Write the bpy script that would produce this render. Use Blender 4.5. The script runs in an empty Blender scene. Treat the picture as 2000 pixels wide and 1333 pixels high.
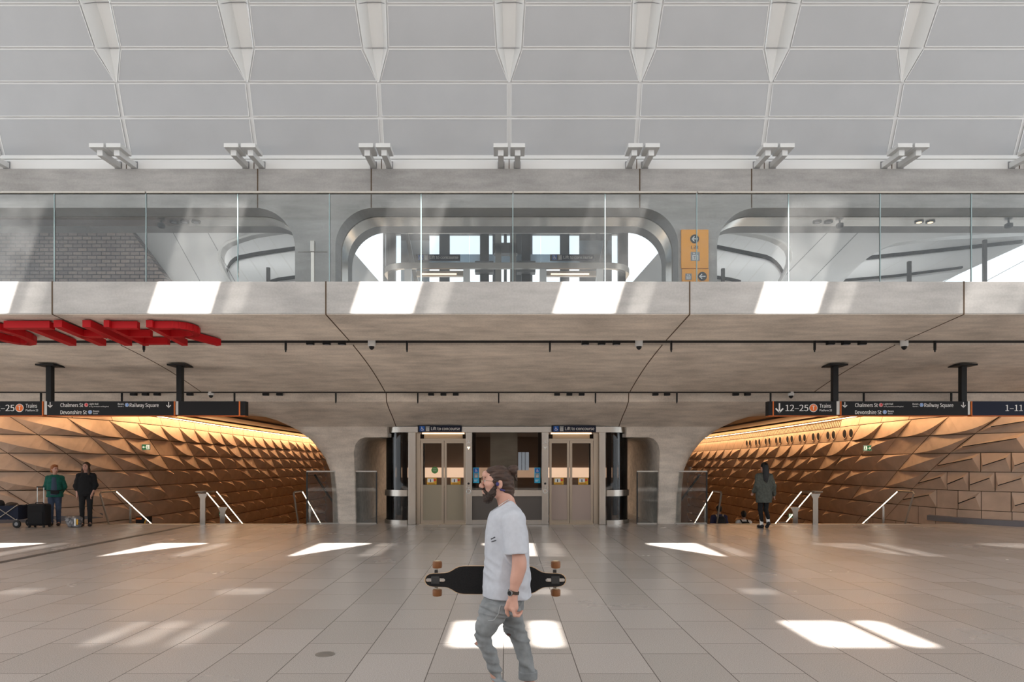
import bpy, bmesh, math, random
import numpy as np
from mathutils import Vector, Matrix
from bpy_extras.object_utils import world_to_camera_view
random.seed(7)
R = math.radians
scn = bpy.context.scene
COL = scn.collection

# ------------------------------------------------------------------ camera, sky, sun, exposure
F_PX, HORIZON, VPX, EYE = 1333.0, 907.0, 990.0, 1.66
cam_d = bpy.data.cameras.new('camera')
cam_d.sensor_width = 36.0
cam_d.lens = 36.0 * F_PX / 2000.0
cam_d.shift_x = (1000.0 - VPX) / 2000.0
cam_d.shift_y = (HORIZON - 666.5) / 2000.0
cam_d.clip_end = 300
cam = bpy.data.objects.new('camera', cam_d)
cam.location = (0, 0, EYE)
cam.rotation_euler = (R(90), 0, 0)
COL.objects.link(cam)
scn.camera = cam

w = bpy.data.worlds.new('sky')
scn.world = w
w.use_nodes = True
bg = w.node_tree.nodes['Background']
bg.inputs[0].default_value = (0.90, 0.955, 1.0, 1)
bg.inputs[1].default_value = 2.08

SUN_DIR = Vector((-0.30, 0.67, -1.0)).normalized()
sun_d = bpy.data.lights.new('sun', 'SUN')
sun_d.energy = 33.0
sun_d.angle = R(0.55)
sun_d.color = (1.0, 0.955, 0.89)
sun = bpy.data.objects.new('sun', sun_d)
sun.rotation_euler = SUN_DIR.to_track_quat('-Z', 'Y').to_euler()
sun.location = (5, -10, 30)
COL.objects.link(sun)

scn.view_settings.view_transform = 'Standard'
scn.view_settings.look = 'None'
scn.view_settings.gamma = 1.0
scn.view_settings.use_curve_mapping = False
scn.view_settings.exposure = 0.0
scn.cycles.max_bounces = 9
scn.cycles.diffuse_bounces = 5
scn.cycles.glossy_bounces = 4
scn.cycles.transparent_max_bounces = 16
scn.cycles.sample_clamp_indirect = 4.0
scn.cycles.caustics_reflective = False
scn.cycles.caustics_refractive = False
scn.cycles.use_denoising = True


def PX(px, py, d):
    """a point of the place seen at pixel (px, py), d metres ahead"""
    return Vector(((px - VPX) * d / F_PX, d, EYE + (HORIZON - py) * d / F_PX))


# ------------------------------------------------------------------ materials
MATS = {}


def new_mat(name):
    m = bpy.data.materials.new(name)
    m.use_nodes = True
    MATS[name] = m
    return m, m.node_tree.nodes, m.node_tree.links, m.node_tree.nodes['Principled BSDF']


def plain(name, col, rough=0.6, metal=0.0, spec=0.4, emit=None, es=0.0, noise=0.0, nscale=20.0, bump=0.0, stretch=None):
    m, n, l, b = new_mat(name)
    b.inputs['Base Color'].default_value = (*col, 1)
    b.inputs['Roughness'].default_value = rough
    b.inputs['Metallic'].default_value = metal
    b.inputs['Specular IOR Level'].default_value = spec
    if emit:
        b.inputs['Emission Color'].default_value = (*emit, 1)
        b.inputs['Emission Strength'].default_value = es
    if noise or bump:
        g = n.new('ShaderNodeTexCoord')
        mp = n.new('ShaderNodeMapping')
        l.new(g.outputs['Object'], mp.inputs[0])
        if stretch:
            mp.inputs['Scale'].default_value = stretch
        t = n.new('ShaderNodeTexNoise')
        t.inputs['Scale'].default_value = nscale
        t.inputs['Detail'].default_value = 6
        l.new(mp.outputs[0], t.inputs['Vector'])
        if noise:
            r = n.new('ShaderNodeValToRGB')
            r.color_ramp.elements[0].position = 0.3
            r.color_ramp.elements[1].position = 0.7
            r.color_ramp.elements[0].color = (*[max(0, c * (1 - noise)) for c in col], 1)
            r.color_ramp.elements[1].color = (*[min(1, c * (1 + noise)) for c in col], 1)
            l.new(t.outputs[0], r.inputs[0])
            l.new(r.outputs[0], b.inputs['Base Color'])
        if bump:
            bn = n.new('ShaderNodeBump')
            bn.inputs['Strength'].default_value = bump
            bn.inputs['Distance'].default_value = 0.01
            l.new(t.outputs[0], bn.inputs['Height'])
            l.new(bn.outputs[0], b.inputs['Normal'])
    return m


def concrete(name, col, var=0.16, streak=(0.5, 0.12, 2.5)):
    """board-marked cast concrete: clouds, streaks, fine grain and small dark pits"""
    m, n, l, b = new_mat(name)
    g = n.new('ShaderNodeNewGeometry')

    def noise(scale, detail, st=None):
        mp = n.new('ShaderNodeMapping')
        l.new(g.outputs['Position'], mp.inputs[0])
        if st:
            mp.inputs['Scale'].default_value = st
            mp.inputs['Rotation'].default_value = (0, 0, 0.35)
        t = n.new('ShaderNodeTexNoise')
        t.inputs['Scale'].default_value = scale
        t.inputs['Detail'].default_value = detail
        l.new(mp.outputs[0], t.inputs['Vector'])
        return t.outputs[0]
    a, s, f = noise(0.9, 5), noise(3.0, 6, streak), noise(28, 4)

    def math_(op, x, y):
        q = n.new('ShaderNodeMath')
        q.operation = op
        for i, v in enumerate((x, y)):
            if isinstance(v, (int, float)):
                q.inputs[i].default_value = v
            else:
                l.new(v, q.inputs[i])
        return q.outputs[0]
    sm = math_('ADD', math_('MULTIPLY', a, 0.4), math_('ADD', math_('MULTIPLY', s, 0.4), math_('MULTIPLY', f, 0.2)))
    r = n.new('ShaderNodeValToRGB')
    e = r.color_ramp.elements
    e[0].position, e[1].position = 0.36, 0.63
    e[0].color = (*[c * (1 - var * 1.3) for c in col], 1)
    e[1].color = (*[min(1, c * (1 + var)) for c in col], 1)
    l.new(sm, r.inputs[0])
    l.new(r.outputs[0], b.inputs['Base Color'])
    b.inputs['Roughness'].default_value = 0.72
    b.inputs['Specular IOR Level'].default_value = 0.25
    bn = n.new('ShaderNodeBump')
    bn.inputs['Strength'].default_value = 0.12
    bn.inputs['Distance'].default_value = 0.02
    l.new(sm, bn.inputs['Height'])
    l.new(bn.outputs[0], b.inputs['Normal'])
    return m


def glass(name, tint=(0.93, 0.97, 0.96), dust=0.03, rough=0.02, refl=0.9):
    m, n, l, b = new_mat(name)
    n.remove(b)
    out = n['Material Output']
    tr = n.new('ShaderNodeBsdfTransparent')
    tr.inputs[0].default_value = (*tint, 1)
    gl = n.new('ShaderNodeBsdfGlossy')
    gl.inputs['Roughness'].default_value = rough
    gl.inputs[0].default_value = (refl, refl, refl, 1)
    fr = n.new('ShaderNodeFresnel')
    fr.inputs[0].default_value = 1.45
    mx = n.new('ShaderNodeMixShader')
    l.new(fr.outputs[0], mx.inputs[0])
    l.new(tr.outputs[0], mx.inputs[1])
    l.new(gl.outputs[0], mx.inputs[2])
    last = mx.outputs[0]
    if dust:
        df = n.new('ShaderNodeBsdfDiffuse')
        df.inputs[0].default_value = (0.85, 0.85, 0.85, 1)
        m2 = n.new('ShaderNodeMixShader')
        tc = n.new('ShaderNodeNewGeometry')
        nt = n.new('ShaderNodeTexNoise')
        nt.inputs['Scale'].default_value = 2.2
        nt.inputs['Detail'].default_value = 7
        l.new(tc.outputs['Position'], nt.inputs['Vector'])
        mr = n.new('ShaderNodeMapRange')
        mr.inputs[1].default_value = 0.35
        mr.inputs[2].default_value = 0.7
        mr.inputs[3].default_value = dust * 0.5
        mr.inputs[4].default_value = dust * 1.7
        l.new(nt.outputs[0], mr.inputs[0])
        l.new(mr.outputs[0], m2.inputs[0])
        l.new(last, m2.inputs[1])
        l.new(df.outputs[0], m2.inputs[2])
        last = m2.outputs[0]
    l.new(last, out.inputs[0])
    return m


def floor_mat():
    m, n, l, b = new_mat('granite paving')
    g = n.new('ShaderNodeNewGeometry')
    sp = n.new('ShaderNodeSeparateXYZ')
    l.new(g.outputs['Position'], sp.inputs[0])
    cb = n.new('ShaderNodeCombineXYZ')
    ad = n.new('ShaderNodeMath')
    ad.operation = 'ADD'
    ad.inputs[1].default_value = 0.03 + 60.0
    l.new(sp.outputs[0], ad.inputs[0])
    l.new(sp.outputs[1], cb.inputs[0])
    l.new(ad.outputs[0], cb.inputs[1])
    br = n.new('ShaderNodeTexBrick')
    br.inputs['Scale'].default_value = 1.0
    br.inputs['Brick Width'].default_value = 0.9
    br.inputs['Row Height'].default_value = 0.6
    br.inputs['Mortar Size'].default_value = 0.0045
    br.inputs['Mortar Smooth'].default_value = 0.1
    br.inputs['Bias'].default_value = 0.0
    br.offset = 0.37
    br.inputs['Color1'].default_value = (0.455, 0.415, 0.385, 1)
    br.inputs['Color2'].default_value = (0.515, 0.47, 0.44, 1)
    br.inputs['Mortar'].default_value = (0.17, 0.15, 0.14, 1)
    l.new(cb.outputs[0], br.inputs['Vector'])
    t = n.new('ShaderNodeTexNoise')
    t.inputs['Scale'].default_value = 130
    t.inputs['Detail'].default_value = 3
    l.new(g.outputs['Position'], t.inputs['Vector'])
    t2 = n.new('ShaderNodeTexNoise')
    t2.inputs['Scale'].default_value = 0.7
    t2.inputs['Detail'].default_value = 6
    l.new(g.outputs['Position'], t2.inputs['Vector'])
    r = n.new('ShaderNodeValToRGB')
    r.color_ramp.elements[0].position, r.color_ramp.elements[1].position = 0.33, 0.67
    r.color_ramp.elements[0].color = (0.72, 0.72, 0.72, 1)
    r.color_ramp.elements[1].color = (1.15, 1.15, 1.15, 1)
    l.new(t.outputs[0], r.inputs[0])
    mx = n.new('ShaderNodeMix')
    mx.data_type = 'RGBA'
    mx.blend_type = 'MULTIPLY'
    mx.inputs[0].default_value = 1.0
    l.new(br.outputs[0], mx.inputs[6])
    l.new(r.outputs[0], mx.inputs[7])
    l.new(mx.outputs[2], b.inputs['Base Color'])
    mr = n.new('ShaderNodeMapRange')
    mr.inputs[3].default_value, mr.inputs[4].default_value = 0.17, 0.33
    l.new(t2.outputs[0], mr.inputs[0])
    l.new(mr.outputs[0], b.inputs['Roughness'])
    b.inputs['Specular IOR Level'].default_value = 0.42
    bn = n.new('ShaderNodeBump')
    bn.inputs['Strength'].default_value = 0.25
    bn.inputs['Distance'].default_value = 0.004
    iv = n.new('ShaderNodeMath')
    iv.operation = 'SUBTRACT'
    iv.inputs[0].default_value = 1
    l.new(br.outputs['Fac'], iv.inputs[1])
    l.new(iv.outputs[0], bn.inputs['Height'])
    l.new(bn.outputs[0], b.inputs['Normal'])
    return m


def brick_mat():
    m, n, l, b = new_mat('brown brickwork')
    tc = n.new('ShaderNodeNewGeometry')
    sp = n.new('ShaderNodeSeparateXYZ')
    l.new(tc.outputs['Position'], sp.inputs[0])
    cb = n.new('ShaderNodeCombineXYZ')
    l.new(sp.outputs[0], cb.inputs[0])
    l.new(sp.outputs[2], cb.inputs[1])
    br = n.new('ShaderNodeTexBrick')
    br.inputs['Scale'].default_value = 1.0
    br.inputs['Brick Width'].default_value = 0.26
    br.inputs['Row Height'].default_value = 0.105
    br.inputs['Mortar Size'].default_value = 0.014
    br.inputs['Color1'].default_value = (0.17, 0.13, 0.115, 1)
    br.inputs['Color2'].default_value = (0.10, 0.08, 0.078, 1)
    br.inputs['Mortar'].default_value = (0.025, 0.022, 0.022, 1)
    l.new(cb.outputs[0], br.inputs['Vector'])
    l.new(br.outputs[0], b.inputs['Base Color'])
    b.inputs['Roughness'].default_value = 0.8
    return m


floor_m = floor_mat()
brick_m = brick_mat()
conc = concrete('cast concrete', (0.385, 0.37, 0.355))
conc_fascia = concrete('pale cast concrete', (0.475, 0.455, 0.435))
conc_lightened = concrete('bounce lightened concrete', (0.675, 0.60, 0.52), 0.22, (0.5, 1.6, 2.5))  # lighter and warmer than the plain concrete to stand in for bounced light
conc_dark = concrete('old concrete', (0.30, 0.28, 0.26))
roof_m = plain('perforated white panel', (0.45, 0.455, 0.465), 0.55, noise=0.03, nscale=1.2)
white_m = plain('white enamel', (0.74, 0.74, 0.73), 0.4)
roofback_m = plain('white joint', (0.72, 0.72, 0.715), 0.5)
grc_m = plain('sandstone coloured panel', (0.56, 0.415, 0.315), 0.75, noise=0.10, nscale=3.0, bump=0.12)
grcdark_m = plain('panel joint', (0.10, 0.065, 0.04), 0.9)
timber_m = plain('brown slatted ceiling', (0.50, 0.35, 0.22), 0.6, noise=0.15, nscale=2, stretch=(1, 0.2, 1))
steel_m = plain('brushed stainless steel', (0.50, 0.46, 0.41), 0.27, 1.0, noise=0.04, nscale=5, stretch=(8, 8, 0.6))
steel_soft = plain('satin steel', (0.45, 0.42, 0.38), 0.38, 1.0, noise=0.04, nscale=5, stretch=(8, 8, 0.6))
bronze_m = plain('bronze tinted steel', (0.42, 0.345, 0.27), 0.34, 1.0)
black_m = plain('black painted metal', (0.012, 0.012, 0.0125), 0.5, spec=0.25)
charcoal_m = plain('charcoal metal', (0.035, 0.033, 0.032), 0.5)
signface_m = plain('black sign face', (0.012, 0.0115, 0.012), 0.5, spec=0.2)
navy_m = plain('navy sign face', (0.010, 0.013, 0.030), 0.5, spec=0.2)
orange_m = plain('orange edge', (0.75, 0.16, 0.02), 0.5)
orangesign_m = plain('orange sign face', (0.86, 0.36, 0.035), 0.5)
lettering_m = plain('white lettering', (0.80, 0.78, 0.75), 0.5)
greyicon_m = plain('grey icon', (0.25, 0.25, 0.26), 0.5)
tred_m = plain('red roundel', (0.70, 0.03, 0.04), 0.5)
tor_m = plain('orange roundel', (0.85, 0.17, 0.02), 0.5)
tblue_m = plain('blue roundel', (0.06, 0.24, 0.60), 0.5)
cyan_m = plain('cyan sticker', (0.02, 0.36, 0.58), 0.5)
icon_blue_m = plain('blue icon square', (0.01, 0.10, 0.42), 0.5)
red_m = plain('red gloss letter', (0.46, 0.006, 0.010), 0.5, spec=0.2)
yellow_m = plain('yellow poster', (0.75, 0.40, 0.03), 0.5)
green_m = plain('exit sign green', (0.02, 0.17, 0.07), 0.5, emit=(0.02, 0.2, 0.08), es=0.25)
exitwhite_m = plain('exit sign white', (0.8, 0.85, 0.78), 0.5, emit=(0.75, 0.85, 0.7), es=0.8)
glass_m = glass('balustrade glass', (0.90, 0.925, 0.93), 0.025, refl=0.42)
glassedge_m = plain('green glass edge', (0.30, 0.40, 0.41), 0.2, emit=None)
shaft_glass = glass('lift shaft glass', (0.80, 0.83, 0.85), 0.012, refl=0.5)
dark_glass = glass('smoked lift glass', (0.50, 0.50, 0.50), 0.004, refl=0.6)
frost_m = plain('frosted door panel', (0.34, 0.285, 0.20), 0.35, spec=0.5)
frost_pink = plain('frosted pinkish door panel', (0.42, 0.32, 0.27), 0.35, spec=0.5)
frost_dark = plain('frosted dark panel', (0.10, 0.085, 0.075), 0.3, spec=0.5)
led_m = plain('led tube', (1, 1, 1), 0.5, emit=(1.0, 0.86, 0.66), es=4.0)
cove_m = plain('cove lamp', (1, 1, 1), 0.5, emit=(1.0, 0.66, 0.33), es=9.0)
warm_m = plain('lit counter back', (1, 0.8, 0.65), 0.5, emit=(1.0, 0.62, 0.40), es=1.0)
slot_m = plain('slim warm lamp', (1, 0.9, 0.7), 0.5, emit=(1.0, 0.66, 0.42), es=2.2)
paper_m = plain('white paper', (0.8, 0.8, 0.78), 0.6)
palewall_m = plain('pale glossy shell', (0.84, 0.845, 0.85), 0.22, spec=0.5)
greywall_m = plain('grey panelled shell', (0.66, 0.665, 0.67), 0.4)
dark_m = plain('dark interior', (0.035, 0.03, 0.027), 0.7)
brownwall_m = plain('brown back wall', (0.16, 0.10, 0.065), 0.7)
stone_m = plain('dark drain strip', (0.10, 0.085, 0.075), 0.6, noise=0.3, nscale=60)
m_, n_, l_, b_ = new_mat('frosted glazing')
b_.inputs['Base Color'].default_value = (0.75, 0.82, 0.88, 1)
b_.inputs['Roughness'].default_value = 0.5
tl_ = n_.new('ShaderNodeBsdfTranslucent')
tl_.inputs[0].default_value = (0.62, 0.72, 0.80, 1)
mx_ = n_.new('ShaderNodeMixShader')
mx_.inputs[0].default_value = 0.7
l_.new(b_.outputs[0], mx_.inputs[1])
l_.new(tl_.outputs[0], mx_.inputs[2])
l_.new(mx_.outputs[0], n_['Material Output'].inputs[0])
frosted_m = m_
step_m = concrete('stair tread', (0.34, 0.30, 0.26))


# ------------------------------------------------------------------ mesh helpers
class MB:
    def __init__(self):
        self.v, self.f = [], []

    def add(self, verts, faces):
        o = len(self.v)
        self.v += [tuple(p) for p in verts]
        self.f += [tuple(i + o for i in q) for q in faces]
        return self

    def box(self, x0, x1, y0, y1, z0, z1):
        v = [(x, y, z) for z in (z0, z1) for y in (y0, y1) for x in (x0, x1)]
        return self.add(v, [(0, 2, 3, 1), (4, 5, 7, 6), (0, 1, 5, 4), (2, 6, 7, 3), (0, 4, 6, 2), (1, 3, 7, 5)])

    def bar(self, a, b, wx, wy, up=(0, 0, 1)):
        a, b = Vector(a), Vector(b)
        d = (b - a).normalized()
        up = Vector(up)
        if abs(d.dot(up)) > 0.98:
            up = Vector((0, 1, 0))
        s = d.cross(up).normalized()
        u = s.cross(d).normalized()
        v = []
        for p in (a, b):
            for sx, sy in ((-1, -1), (1, -1), (1, 1), (-1, 1)):
                v.append(p + s * sx * wx / 2 + u * sy * wy / 2)
        return self.add(v, [(3, 2, 1, 0), (4, 5, 6, 7), (0, 1, 5, 4), (1, 2, 6, 5), (2, 3, 7, 6), (3, 0, 4, 7)])

    def tube(self, pts, r, n=8, closed=False):
        pts = [Vector(p) for p in pts]
        rs = r if isinstance(r, (list, tuple)) else [r] * len(pts)
        m = len(pts)
        rings = []
        ref = None
        for i, p in enumerate(pts):
            if closed:
                d = pts[(i + 1) % m] - pts[i - 1]
            else:
                d = pts[min(i + 1, m - 1)] - pts[max(i - 1, 0)]
            d.normalize()
            if ref is None:
                ref = Vector((0, 0, 1)) if abs(d.z) < 0.9 else Vector((1, 0, 0))
            s = d.cross(ref)
            if s.length < 1e-6:
                s = d.cross(Vector((0, 1, 0)))
            s.normalize()
            u = s.cross(d).normalized()
            ref = u
            rings.append([p + (s * math.cos(2 * math.pi * k / n) + u * math.sin(2 * math.pi * k / n)) * rs[i] for k in range(n)])
        v = [q for ring in rings for q in ring]
        f = []
        for i in range(m if closed else m - 1):
            j = (i + 1) % m
            for k in range(n):
                f.append((i * n + k, i * n + (k + 1) % n, j * n + (k + 1) % n, j * n + k))
        if not closed:
            f.append(tuple(reversed(range(n))))
            f.append(tuple((m - 1) * n + k for k in range(n)))
        return self.add(v, f)

    def cyl(self, a, b, r, n=16, r2=None):
        return self.tube([a, b], [r, r if r2 is None else r2], n)

    def lathe(self, c, prof, n=20, axis='z'):
        """prof = [(radius, height)]"""
        v, f = [], []
        for (r, h) in prof:
            for k in range(n):
                a = 2 * math.pi * k / n
                p = (r * math.cos(a), r * math.sin(a), h)
                if axis == 'y':
                    p = (p[0], -p[2], p[1])
                v.append((c[0] + p[0], c[1] + p[1], c[2] + p[2]))
        for i in range(len(prof) - 1):
            for k in range(n):
                f.append((i * n + k, i * n + (k + 1) % n, (i + 1) * n + (k + 1) % n, (i + 1) * n + k))
        f.append(tuple(reversed(range(n))))
        f.append(tuple((len(prof) - 1) * n + k for k in range(n)))
        return self.add(v, f)

    def prism(self, poly, lo, hi, axis='y'):
        """poly in the plane across the axis: x,z for axis y; y,z for axis x; x,y for axis z"""
        n = len(poly)

        def P(a, b, t):
            return {'y': (a, t, b), 'x': (t, a, b), 'z': (a, b, t)}[axis]
        v = [P(a, b, lo) for a, b in poly] + [P(a, b, hi) for a, b in poly]
        f = [tuple(range(n)), tuple(reversed(range(n, 2 * n)))]
        f += [(i, i + n, (i + 1) % n + n, (i + 1) % n) for i in range(n)]
        return self.add(v, f)

    def grid(self, rows):
        m, n = len(rows), len(rows[0])
        v = [p for r in rows for p in r]
        f = [(i * n + j, i * n + j + 1, (i + 1) * n + j + 1, (i + 1) * n + j) for i in range(m - 1) for j in range(n - 1)]
        return self.add(v, f)

    def build(self, name, mat, parent=None, smooth=False, bevel=0.0, tri=False, kind=None, label=None, loc=None):
        me = bpy.data.meshes.new(name)
        me.from_pydata(self.v, [], self.f)
        bm = bmesh.new()
        bm.from_mesh(me)
        bmesh.ops.recalc_face_normals(bm, faces=bm.faces)
        if bevel:
            es = [e for e in bm.edges if len(e.link_faces) == 2 and e.calc_face_angle(0) > 0.6]
            bmesh.ops.bevel(bm, geom=es, offset=bevel, segments=2, profile=0.5, affect='EDGES', clamp_overlap=True)
        ng = [f for f in bm.faces if len(f.verts) > 4]
        if ng:
            bmesh.ops.triangulate(bm, faces=ng)
        if smooth:
            for f in bm.faces:
                f.smooth = True
        bm.to_mesh(me)
        bm.free()
        if smooth and smooth != 'all':
            try:
                me.set_sharp_from_angle(angle=R(40))
            except Exception:
                pass
        me.materials.append(mat)
        o = bpy.data.objects.new(name, me)
        COL.objects.link(o)
        if parent:
            o.parent = parent
            off, q = Vector((0, 0, 0)), parent
            while q:
                off += q.location
                q = q.parent
            if off.length > 0:
                me.transform(Matrix.Translation(-off))
        if loc is not None:
            o.location = loc
        if kind:
            o['kind'] = kind
        if label:
            o['label'] = label
        return o


def thing(name, label, cat, loc=(0, 0, 0), group=None, rz=0.0):
    """Empty at a thing's base; parts are built in its local frame"""
    o = bpy.data.objects.new(name, None)
    o.empty_display_size = 0.1
    COL.objects.link(o)
    o.location = loc
    o.rotation_euler = (0, 0, rz)
    o['label'] = label
    o['category'] = cat
    if group:
        o['group'] = group
    return o


def tag(o, label, cat, group=None):
    o['label'] = label
    o['category'] = cat
    if group:
        o['group'] = group
    return o


def struct(name, mb, mat, **k):
    return mb.build(name, mat, kind='structure', **k)


def dup(root, loc=None, rz=None, label=None):
    r = root.copy()
    COL.objects.link(r)
    if loc is not None:
        r.location = loc
    if rz is not None:
        r.rotation_euler = (0, 0, rz)
    if label:
        r['label'] = label
    for ch in list(root.children):
        c = ch.copy()
        COL.objects.link(c)
        c.parent = r
        for g in ch.children:
            d = g.copy()
            COL.objects.link(d)
            d.parent = c
    return r


try:      # the sans face that ships with Blender itself
    import os
    SIGN_FONT = bpy.data.fonts.load(os.path.join(bpy.utils.system_resource('DATAFILES', path='fonts'), 'Noto Sans CJK Regular.woff2'))
except Exception:
    SIGN_FONT = None


CAP = 0.0


def text_mb(s, x, z, cap, y, width=None, thick=0.004, align='LEFT', bold=0.012):
    """flat raised lettering in the x-z plane facing the camera side"""
    global CAP
    if not CAP and s != 'H':
        CAP = 1.0
        v = text_mb('H', 0, 0, 1.0, 0).v
        CAP = max(p[2] for p in v) - min(p[2] for p in v)
    cu = bpy.data.curves.new('lettering', 'FONT')
    cu.body = s
    if SIGN_FONT:
        cu.font = SIGN_FONT
    cu.size = 10.0
    cu.align_x = align
    cu.offset = 0.0 if SIGN_FONT else 6.9 * bold
    cu.resolution_u = 5 if SIGN_FONT else 2
    ob = bpy.data.objects.new('lettering', cu)
    COL.objects.link(ob)
    dg = bpy.context.evaluated_depsgraph_get()
    me = bpy.data.meshes.new_from_object(ob.evaluated_get(dg))
    sc_ = cap / (CAP or 6.9)
    vs = [v.co * sc_ for v in me.vertices]
    fs = [tuple(p.vertices) for p in me.polygons]
    bpy.data.objects.remove(ob)
    bpy.data.curves.remove(cu)
    bpy.data.meshes.remove(me)
    if not vs:
        return MB()
    x0, x1 = min(v.x for v in vs), max(v.x for v in vs)
    k = width / (x1 - x0) if width else 1.0
    base = x if align != 'CENTER' else x
    mb = MB()
    if align == 'CENTER':
        pts = [(x + (v.x - (x0 + x1) / 2) * k, y, z + v.y) for v in vs]
    else:
        pts = [(x + (v.x - x0) * k, y, z + v.y) for v in vs]
    fs = [tuple(reversed(f)) for f in fs]
    for d in (-1, 0, 1) if SIGN_FONT else (0,):
        e = d * cap * 0.016
        mb.add([(p[0] + e, p[1] - 0.0002 * d, p[2]) for p in pts], fs)
    return mb


def stroke_mb(mb, pts, wd, y, th=0.003, closed=False):
    """flat ribbon along points (x, z)"""
    n = len(pts)
    for i in range(n - 1 if not closed else n):
        a, b = pts[i], pts[(i + 1) % n]
        dx, dz = b[0] - a[0], b[1] - a[1]
        L = math.hypot(dx, dz) or 1
        nx, nz = -dz / L * wd / 2, dx / L * wd / 2
        ex, ez = dx / L * wd * 0.25, dz / L * wd * 0.25
        poly = [(a[0] + nx - ex, a[1] + nz - ez), (b[0] + nx + ex, b[1] + nz + ez), (b[0] - nx + ex, b[1] - nz + ez), (a[0] - nx - ex, a[1] - nz - ez)]
        mb.prism(poly, y - th, y)
    return mb


def disc_mb(mb, x, z, r, y, th=0.003, n=20):
    return mb.prism([(x + r * math.cos(2 * math.pi * k / n), z + r * math.sin(2 * math.pi * k / n)) for k in range(n)], y - th, y)


def arrow_mb(mb, x, z, s, y, d='down'):
    w = s * 0.16
    P = {'down': (0, -1), 'left': (-1, 0), 'right': (1, 0), 'up': (0, 1)}[d]
    q = (-P[1], P[0])
    tip = (x + P[0] * s / 2, z + P[1] * s / 2)
    tail = (x - P[0] * s / 2, z - P[1] * s / 2)
    stroke_mb(mb, [tail, tip], w, y)
    for sg in (-1, 1):
        e = (tip[0] - P[0] * s * 0.42 + sg * q[0] * s * 0.40, tip[1] - P[1] * s * 0.42 + sg * q[1] * s * 0.40)
        stroke_mb(mb, [tip, e], w, y)
    return mb


def wheelchair_mb(mb, x, z, s, y):
    disc_mb(mb, x - 0.08 * s, z + 0.36 * s, 0.085 * s, y, n=10)
    stroke_mb(mb, [(x - 0.08 * s, z + 0.24 * s), (x - 0.05 * s, z - 0.03 * s), (x + 0.2 * s, z - 0.03 * s), (x + 0.3 * s, z - 0.3 * s)], 0.08 * s, y)
    stroke_mb(mb, [(x - 0.07 * s, z + 0.12 * s), (x + 0.16 * s, z + 0.12 * s)], 0.06 * s, y)
    stroke_mb(mb, [(x - 0.03 * s + 0.23 * s * math.cos(a), z - 0.13 * s + 0.23 * s * math.sin(a)) for a in [R(120 + 24 * i) for i in range(11)]], 0.065 * s, y)
    return mb


def lift_icon_mb(mb, x, z, s, y):
    """up and down arrows over a cab with people"""
    arrow_mb(mb, x - 0.16 * s, z + 0.32 * s, 0.28 * s, y, 'up')
    arrow_mb(mb, x + 0.16 * s, z + 0.32 * s, 0.28 * s, y, 'down')
    a = 0.34 * s
    stroke_mb(mb, [(x - a, z - 0.46 * s), (x + a, z - 0.46 * s), (x + a, z + 0.1 * s), (x - a, z + 0.1 * s)], 0.06 * s, y, closed=True)
    for k in (-1, 0, 1):
        disc_mb(mb, x + k * 0.19 * s, z - 0.06 * s, 0.055 * s, y, n=8)
        stroke_mb(mb, [(x + k * 0.19 * s, z - 0.14 * s), (x + k * 0.19 * s, z - 0.38 * s)], 0.10 * s, y)
    return mb


def arc(cx, cz, r, a0, a1, n=10):
    return [(cx + r * math.cos(R(a0 + (a1 - a0) * i / n)), cz + r * math.sin(R(a0 + (a1 - a0) * i / n))) for i in range(n + 1)]


def area(name, loc, direction, sx, sy, power, color):
    d = bpy.data.lights.new(name, 'AREA')
    d.shape = 'RECTANGLE'
    d.size, d.size_y = sx, sy
    d.energy = power
    d.color = color
    o = bpy.data.objects.new(name, d)
    o.location = loc
    o.rotation_euler = Vector(direction).to_track_quat('-Z', 'Y').to_euler()
    COL.objects.link(o)
    return o

# ------------------------------------------------------------------ floor, stairs
fl = MB()
fl.box(-22, 22, -14, 18.9, -0.3, 0)
fl.box(-4.3, 4.3, 18.9, 28, -0.3, 0)
fl.box(-22, -12.95, 18.9, 20.4, -0.3, 0)
fl.box(12.85, 22, 18.9, 20, -0.3, 0)
struct('floor', fl, floor_m)
SLOPE = 0.567
for side, sg in (('left', -1), ('right', 1)):
    st = MB()
    nst = 25
    prof = [(18.9, -0.004)]
    y, z = 18.9, 0
    for i in range(nst):
        z -= 0.17
        prof += [(y, z), (y + 0.30, z)]
        y += 0.30
    prof += [(50, z), (50, z - 0.4), (18.9, z - 0.4)]
    a, b = sorted((sg * 12.9, sg * 4.95))
    st.prism(prof, a, b, 'x')
    struct('stairs_' + side, st, step_m)
    LAND = z
    t = MB()
    t.box(min(sg * 11.15, sg * 5.6), max(sg * 11.15, sg * 5.6), 18.72, 18.9, 0.0, 0.012)
    struct('trim_%d' % (1 if sg < 0 else 2), t, bronze_m)
t = MB()
t.box(-8.62, -8.46, 2, 18.72, 0.0, 0.004)
struct('trim_3', t, stone_m)

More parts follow.
